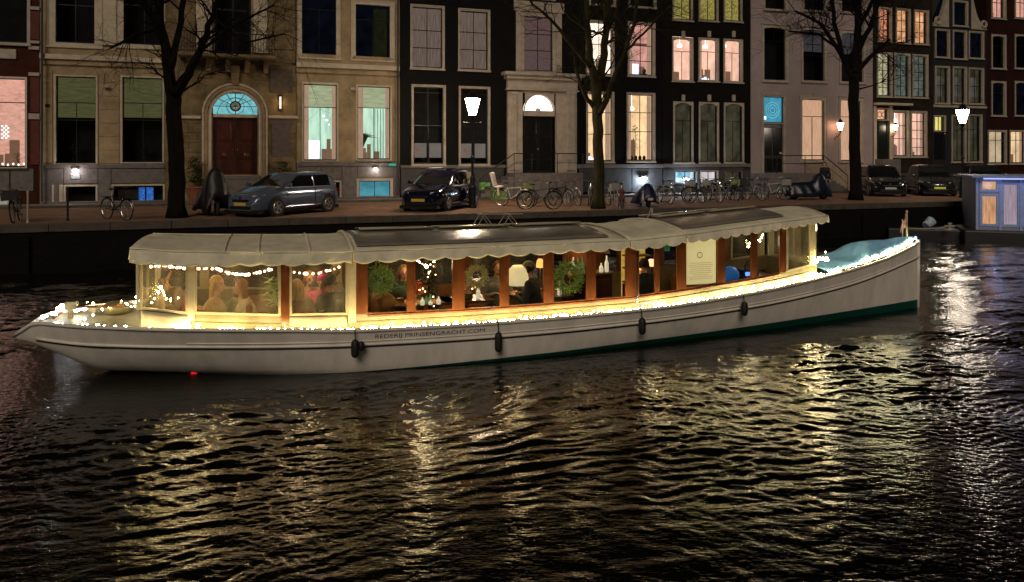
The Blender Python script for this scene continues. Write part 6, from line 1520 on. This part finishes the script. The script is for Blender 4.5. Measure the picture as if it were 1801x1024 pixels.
# small green bin under the lamp
T=thing('green_crate','small lime green plastic crate on the pavement behind the navy car',  'crate',tuple(W(P(855,345)[0],-1.9,0)),PHI); MB().box(-.35,.35,-.25,.25,0,.42).build('crate_body',pm('lime_plastic',(.12,.25,.05),.5,var=.1),T,bevel=.03); MB().box(-.38,.38,-.28,.28,.421,.46).build('crate_rim',MATS['lime_plastic'],T)
# planters by the arched door
def planter(px,py,label,pot,seed,sp=.45,h=1.0,b=-.75):
    a_,z_=P(px,py,b); T=thing('potted_shrub',label,'plant',tuple(W(a_,b,.092)),PHI)
    MB().lathe([(.22,0),(.32,.55),(.36,.6),(.34,.66),(.28,.64)],(0,0,0),14).build('pot',pot,T,smooth=False)
    plant(T,0,0,.45,h,420,pm('shrub_leaf',(.035,.065,.015),.6,var=.5,scale=9),seed=seed,spread=sp,name='foliage',kind='stuff')
planter(342,300,'leafy shrub in a terracotta pot left of the arched door',pm('terracotta',(.22,.07,.03),.8,var=.3),21,.42,1.45)
planter(497,300,'leafy shrub in a stone pot right of the arched door',GRAN,22,.55,1.25)

# ================================================================== HOUSEBOAT
HX,HYy=(1717-CXP)/FPX*30.0,30.0; HBR=math.radians(-22)
T=thing('houseboat','pale blue houseboat with flat roof and glowing curtained windows at the right edge','houseboat',(HX,HYy,WZ),HBR)
BLUEW=pm('pale_blue_paint',(.24,.27,.38),.5,var=.08,scale=2)
zt=1.14-WZ; zb_=.44
def hbx(px,py):
    t=(px-CXP)/FPX; c,s=math.cos(HBR),math.sin(HBR); u=(t*HYy-HX)/(c-t*s); Y=HYy+u*s; return u, CAMZ-(py-HY)*Y/FPX-WZ
wins=[(1726,318,1754,335,emi('hb_orange',(.85,.48,.25),.9,.3,3)),(1726,344,1754,396,emi('hb_orange2',(.80,.42,.22),.9,.45,3,(8,8,.6))),(1764,324,1791,397,emi('hb_pink',(.42,.33,.40),.9,.3,3,(9,9,.6))),(1800,324,1828,397,emi('hb_pink',(.4,.3,.35),1)),(1838,324,1866,397,emi('hb_pink',(.4,.3,.35),1))]
HH=[]
for (x0,y0,x1,y1,mt) in wins:
    u0,z1=hbx(x0,y0); u1,z0=hbx(x1,y1); HH.append((u0,u1,z0,z1))
class _: pass
LB=7.5
facade(T,0,LB,zt,HH,BLUEW,th=.10,depth=3.0,zbase=zb_)
for (x0,y0,x1,y1,mt),(u0,u1,z0,z1) in zip(wins,HH):
    m=MB(); f_=.06
    m.box(u0-f_,u0+.03,-.025,.06,z0-f_,z1+f_); m.box(u1-.03,u1+f_,-.025,.06,z0-f_,z1+f_); m.box(u0+.03,u1-.03,-.024,.06,z0-f_,z0+.03); m.box(u0+.03,u1-.03,-.024,.06,z1-.03,z1+f_)
    fr=m.build('window',pm('blue_trim',(.30,.40,.72),.45),T); pane(fr,u0+.03,u1-.03,z0+.03,z1-.03,.04); curtain(fr,u0-.02,u1+.02,z0-.05,z1+.05,.14,mt,5,.02); 
MB().box(-.22,LB+.3,-.35,3.1,zt+.002,zt+.10).build('roof',pm('roof_edge_blue',(.22,.28,.50),.5),T,bevel=.02)
MB().box(-.5,LB+1,-.45,3.15,-.5,zb_-.002).build('hull',pm('black_hull',(.008,.008,.01),.5),T,bevel=.06)
for u in (.02,hbx(1759,350)[0],hbx(1795,350)[0]): MB().box(u-.04,u+.04,-.05,-.001,zb_,zt).build('corner_trim',MATS['blue_trim'],T)
m=MB().box(.2,LB,-.30,-.26,zt-.05,zt-.002); m.build('added_eave_strip',emi('added_strip_blue',(.45,.55,1),1.2),T)  # glowing strip added under the eave to brighten the blue wall
for k in range(3): point_light('eave_fill',(.6+k*1.6,-.9,zt-.35),5,(.5,.56,1),.15,T)  # unseen fill lights added in front of the houseboat wall
# deck bits on the houseboat bow
u_,z_=hbx(1645,392); T2=thing('bucket','tipped pale blue bucket on the dark fore deck of the houseboat','bucket',(HX+u_*math.cos(HBR),HYy+u_*math.sin(HBR)+.5,WZ+zb_+.16),0); T2.rotation_euler=(0,1.0,.3)
MB().lathe([(.15,-.18),(.2,.2)],(0,0,0),16,cap=False).build('bucket_wall',pm('bucket_blue',(.4,.5,.6),.4),T2,solid=.012,smooth=True); MB().lathe([(.15,-.18),(.15,-.165)],(0,0,0),16).build('bucket_bottom',MATS['bucket_blue'],T2); MB().torus((0,0,.2),.2,.012,18,5,axis='z').build('rim',MATS['bucket_blue'],T2)
hd=MB().box(-3.2,-.52,.1,1.9,-.4,zb_-.06).build('fore_deck',MATS['black_hull'],T,bevel=.05)
T3=thing('mooring_bollard','small pale mooring bollard at the dark bow of the houseboat','bollard',(HX-1.1,HYy-.05,WZ+zb_),HBR); MB().lathe([(.07,0),(.05,.05),(.05,.2),(.08,.22),(.08,.27)],(0,0,0),12).build('bollard_post',OFFW,T3); MB().tube([(-.18,0,.15),(.18,0,.15)],.025,8).build('cross_bar',OFFW,T3)
o=MB().tube([(HX-2.6,HYy+.3,WZ+zb_+.03),(HX-2.0,HYy+.1,WZ+zb_+.02),(HX-1.5,HYy,WZ+zb_+.06),(HX-1.1,HYy-.05,WZ+zb_+.18)],.02,6).build('mooring_rope',OFFW); tag(o,'pale mooring rope lying on the dark bow of the houseboat','rope')
# roof frames of the saloon boat
for (pxs) in ((838,866,900),):
    for px in (848,893):
        u,z=B(px,377,.2); zr_=rz(u,.2)+.07; m=MB()
        for vv in (.05,.35): m.tube([(u-.14,vv,zr_),(u,vv,z),(u+.17,vv,zr_)],.010,5)
        m.tube([(u,.05,z),(u,.35,z)],.010,5); m.build('roof_trestle',OFFW,BOAT)
u0_,z0_=B(848,377,.2); u1_,z1_=B(893,377,.2); MB().tube([(u0_-.1,.2,z0_),(u1_+.3,.2,z1_)],.010,5).build('trestle_bar',OFFW,BOAT)
u,z=B(1147,366,.3); MB().tube([(u,.3,rz(u,.3)),(u,.3,z)],.018,6).build('roof_pole',OFFW,BOAT); MB().tube([(u-.12,.3,rz(u,.3)),(u-.02,.3,z)],.010,5).build('roof_stay',OFFW,BOAT)

# ================================================================== PEOPLE
SKIN=pm('skin',(.50,.27,.17),.55,var=.08,scale=8)
def remesh(mb,name,mat,parent,voxel=.013,smooth=4):
    me=mb.mesh(name,mat); o=bpy.data.objects.new(name,me); COL.objects.link(o)
    md=o.modifiers.new('r','REMESH'); md.mode='VOXEL'; md.voxel_size=voxel; md.use_smooth_shade=True
    ms=o.modifiers.new('s','SMOOTH'); ms.factor=.5; ms.iterations=smooth
    dg=bpy.context.evaluated_depsgraph_get(); me2=bpy.data.meshes.new_from_object(o.evaluated_get(dg)); me2.name=name
    bpy.data.objects.remove(o); me2.materials.clear(); me2.materials.append(mat)
    return obj(name,me2,parent,smooth=True)
def cap(mb,p,q,r1,r2,n=10):
    p,q=Vector(p),Vector(q); mb.ell(p,(r1,)*3,n,6); mb.ell(q,(r2,)*3,n,6); mb.tube([p,q],[r1,r2],n)
def person(label,loc,rz_,cloth,hair,hairlen=0,sit=True,armL=None,armR=None,trous=None,hat=None,head_yaw=0,lean=.06,scale=1,group='passengers on the saloon boat',bag=None):
    T=thing('person',label,'person',loc,rz_,group); T.scale=(scale,)*3
    hp=Vector((0,0,.50)) if sit else Vector((0,0,.92)); ch=hp+Vector((lean,0,.34)); nk=hp+Vector((lean*1.3,0,.53)); hd=nk+Vector((.03,0,.17))
    sh_=[ch+Vector((0,s*.175,.12)) for s in (-1,1)]
    b_=MB()
    cap(b_,hp,ch,.135,.145); cap(b_,hp+Vector((0,-.08,0)),hp+Vector((0,.08,0)),.125,.125); cap(b_,ch+Vector((0,-.1,.02)),ch+Vector((0,.1,.02)),.12,.12); cap(b_,sh_[0],sh_[1],.065,.065)
    cap(b_,ch+Vector((0,0,.1)),nk+Vector((.01,0,.05)),.07,.055)
    R_=Matrix.Rotation(head_yaw,3,'Z')
    def H_(v): return hd+R_@Vector(v)
    b_.ell(H_((0,0,.02)),(.092,.078,.105),14,10); cap(b_,H_((.035,0,-.055)),H_((.05,0,-.065)),.052,.045); cap(b_,H_((.085,0,.015)),H_((.112,0,-.02)),.012,.017)
    for s in (-1,1): b_.ell(H_((-.005,s*.082,0)),(.022,.012,.034),8,6)
    cap(b_,H_((.088,-.018,-.055)),H_((.088,.018,-.055)),.012,.012)
    legs=[]
    for s in (-1,1):
        hj=hp+Vector((0,s*.095,-.02))
        if sit: kn=Vector((.44,s*.12,.48)); an=Vector((.42,s*.12,.09))
        else: kn=Vector((.05*s,s*.10,.50)); an=Vector((-.08*s if s>0 else .12,s*.10,.08))
        cap(b_,hj,kn,.085,.058); cap(b_,kn,an,.055,.038); legs.append((hj,kn,an))
    arms=[]
    for s,tgt in ((-1,armL),(1,armR)):
        S=sh_[0 if s<0 else 1]
        if tgt is None: tgt=(.30,s*.14,.76) if sit else (.06,s*.27,.80)
        Wt=Vector(tgt); mid=(S+Wt)/2; d=(Wt-S).length; off=math.sqrt(max(.0,.29**2-(min(d,.56)/2)**2)); E_=mid+Vector((-.35,s*.6,-.8)).normalized()*off
        cap(b_,S,E_,.052,.043); cap(b_,E_,Wt,.040,.028); arms.append((S,E_,Wt))
        f=(Wt-E_).normalized(); pl=Wt+f*.05; cap(b_,Wt,pl,.026,.034); side=f.cross(Vector((0,0,1))).normalized()
        dn=Vector((0,0,-1))
        for k,ln in enumerate((.060,.070,.066,.050)):
            o_=pl+side*(k-1.5)*.020+f*.022; k1=o_+f*ln*.55; k2=k1+(f*.6+dn*.7).normalized()*ln*.5; cap(b_,o_,k1,.0095,.009,7); cap(b_,k1,k2,.009,.008,7)
        th=pl+side*(-s)*.034; cap(b_,th-f*.01,th+side*(-s)*.02+f*.03,.012,.010,7)
    remesh(b_,'body',SKIN,T,.012,2)
    c_=MB(); cap(c_,hp+Vector((0,0,.02)),ch,.155,.165); cap(c_,ch+Vector((0,-.1,.02)),ch+Vector((0,.1,.02)),.14,.14); cap(c_,sh_[0],sh_[1],.082,.082); cap(c_,hp+Vector((0,-.08,0)),hp+Vector((0,.08,0)),.142,.142)
    if not sit: cap(c_,hp+Vector((0,-.09,-.22)),hp+Vector((0,.09,-.22)),.13,.13)
    cap(c_,ch+Vector((0,0,.12)),nk+Vector((0,0,-.02)),.09,.075)
    for S,E_,Wt in arms: cap(c_,S,E_,.068,.058); cap(c_,E_,E_.lerp(Wt,.93),.056,.042)
    remesh(c_,'jacket',cloth,T,.016,3)
    t_=MB()
    for hj,kn,an in legs: cap(t_,hj,kn,.10,.072); cap(t_,kn,an.lerp(kn,.05),.068,.052)
    remesh(t_,'trousers',trous or pm('dark_denim',(.02,.025,.04),.8,var=.2),T,.018,2)
    for hj,kn,an in legs: m=MB(); cap(m,an+Vector((0,0,-.03)),an+Vector((.15,0,-.045)),.05,.042); remesh(m,'shoe',BLKW,T,.014,2)
    for s in (-1,1): m=MB().ell(H_((.080,s*.032,.022)),(.011,.013,.008),8,6); m.build('eye',pm('eye_dark',(.03,.02,.015),.2),T)
    MB().ell(H_((.097,0,-.055)),(.006,.022,.006),8,6).build('lips',pm('lips',(.35,.09,.07),.5),T)
    if hair:
        h_=MB(); h_.ell(H_((-.022,0,.045)),(.098,.092,.10),14,10); 
        for s in (-1,1): cap(h_,H_((-.01,s*.075,.04)),H_((-.02,s*.085,-.03-.0*hairlen)),.035,.03)
        if hairlen:
            for q in range(7): 
                w_=(q-3)/3; cap(h_,H_((-.06+.02*abs(w_),w_*.07,.0)),H_((-.10+.045*abs(w_),w_*.10,-.12-hairlen*(.6+.4*(q%2)))),.042,.026)
        remesh(h_,'hair',hair,T,.011,2)
    if hat:
        h_=MB(); h_.ell(H_((-.012,0,.062)),(.108,.098,.085),14,10)
        if hat[1]=='cap': h_.box(.0,.01,0,.01,0,.01); cap(h_,H_((.09,-.04,.05)),H_((.09,.04,.05)),.02,.02)
        else: cap(h_,H_((-.012,0,.15)),H_((-.012,0,.165)),.03,.028)
        remesh(h_,'hat',hat[0],T,.012,2)
    if bag: MB().box(-.10,.12,-.34,-.26,.48,.74).build('bag',bag,T,bevel=.03)
    return T
BLON=pm('blonde_hair',(.42,.27,.10),.6,var=.4,scale=25,bump=.4,stretch=(1,1,.2)); BRO=pm('brown_hair',(.10,.045,.02),.6,var=.4,scale=25,bump=.4,stretch=(1,1,.2)); LBR=pm('light_brown_hair',(.24,.13,.055),.6,var=.4,scale=25,bump=.4,stretch=(1,1,.2)); DKH=pm('dark_hair',(.025,.015,.01),.6,var=.3)
def cloth(n,c): return pm(n,c,.85,var=.2,scale=9,bump=.4,bscale=30)
def seat_at(px,py,v):
    u,z=B(px,py,v); return u,z
def put(px,pyhead,v,face,*a,**k):
    if px<340: k['scale']=.82; v=v*.4
    """seat a passenger so that the head shows at this pixel"""
    u,z=B(px,pyhead,v); base=z-1.21*k.get('scale',1); base=max(min(base,.30),.20 if px<340 else .07)
    return person(a[0],tuple(BW(u,v,base)),BA+face,*a[1:],**k)
R90=PI/2
put(300,517,-.55,-.3,'passenger with long brown hair seated at the rear left, head turned away',cloth('brown_coat',(.14,.08,.045)),BRO,.22,head_yaw=2.4)
put(318,505,-.15,.1,'passenger in a crimson jacket behind the first canvas post',cloth('crimson_jacket',(.30,.02,.06)),DKH,.0,head_yaw=-.6)
put(277,480,.15,.2,'passenger raising an arm near the garland at the rear window',cloth('beige_sweater',(.40,.30,.18)),BRO,.0,armR=(.22,.30,1.32),head_yaw=-.3)
put(369,507,-.5,.0,'woman with big blonde hair close to the clear window',cloth('camel_coat',(.36,.24,.11)),BLON,.26,head_yaw=-.5,scale=1.06)
put(398,522,-.25,0,'passenger with reddish brown hair leaning to the right',cloth('olive_coat',(.12,.11,.06)),BRO,.1,lean=.14,head_yaw=.0)
put(445,517,-.45,PI,'passenger in a cream coat facing left with one arm on the table',cloth('cream_coat',(.55,.46,.30)),LBR,.18,lean=.12)
put(522,520,-.78,R90,'passenger with long ash-blonde hair seen from behind, just right of the teak post',cloth('ash_coat',(.28,.20,.12)),BLON,.3,lean=.02)
put(541,498,.15,-R90*.8,'smiling passenger in a pink top facing the camera under the bulb string',cloth('rose_top',(.42,.16,.16)),LBR,.0,armL=(.30,-.1,.78))
put(570,508,-.2,-R90*1.2,'passenger in a bright pink hat and hooded top',cloth('pink_hoodie',(.60,.05,.20)),None,hat=(cloth('pink_wool',(.65,.05,.22)),'beanie'))
put(590,530,-.62,R90*1.2,'passenger in a black coat hunched low before the pink hat',cloth('black_coat',(.012,.012,.014)),DKH,.0,lean=.16,hat=(cloth('black_wool',(.012,.012,.013)),'beanie'))
put(597,494,.5,PI*.9,'passenger at the back right of the pink hat facing left',cloth('taupe_coat',(.22,.16,.10)),LBR,.0)
put(872,505,.35,-R90,'passenger in a grey pullover at the far side between the third and fourth windows',cloth('grey_pullover',(.20,.19,.17)),BRO,.0)
put(708,512,.4,-R90,'passenger in a dark green sweater behind the first teak window',cloth('green_sweater',(.05,.09,.05)),LBR,.12)
put(940,492,-.45,2.6,'person in a dark coat and grey cap beside the dome lampshade',cloth('dark_parka',(.022,.022,.018)),DKH,.0,hat=(cloth('grey_felt',(.16,.16,.13)),'cap'),scale=1.05)
put(1137,498,-.3,R90,'person in black seen from behind under the orange lamps',cloth('black_coat',(.012,.012,.014)),DKH,.0)
a_,Yp=fa(1461,-3.0); pp=W(a_,-2.6,0)
person('pedestrian in a dark coat carrying a yellow bag in front of the pale mauve house',tuple(pp),PHI-2.6,cloth('dark_coat',(.012,.013,.018)),DKH,.0,sit=False,group=None,trous=pm('pale_jeans',(.14,.20,.30),.8),bag=pm('yellow_bag',(.35,.32,.05),.6))
# benches under the passengers
bench(352,392,-.62,-.2,'short bench below the blonde woman'); bench(430,470,-.75,-.15,'short bench below the passenger in cream'); bench(510,548,-.95,-.5,'short bench right of the teak post'); bench(400,600,.50,.90,'long bench along the far side under the canopy')
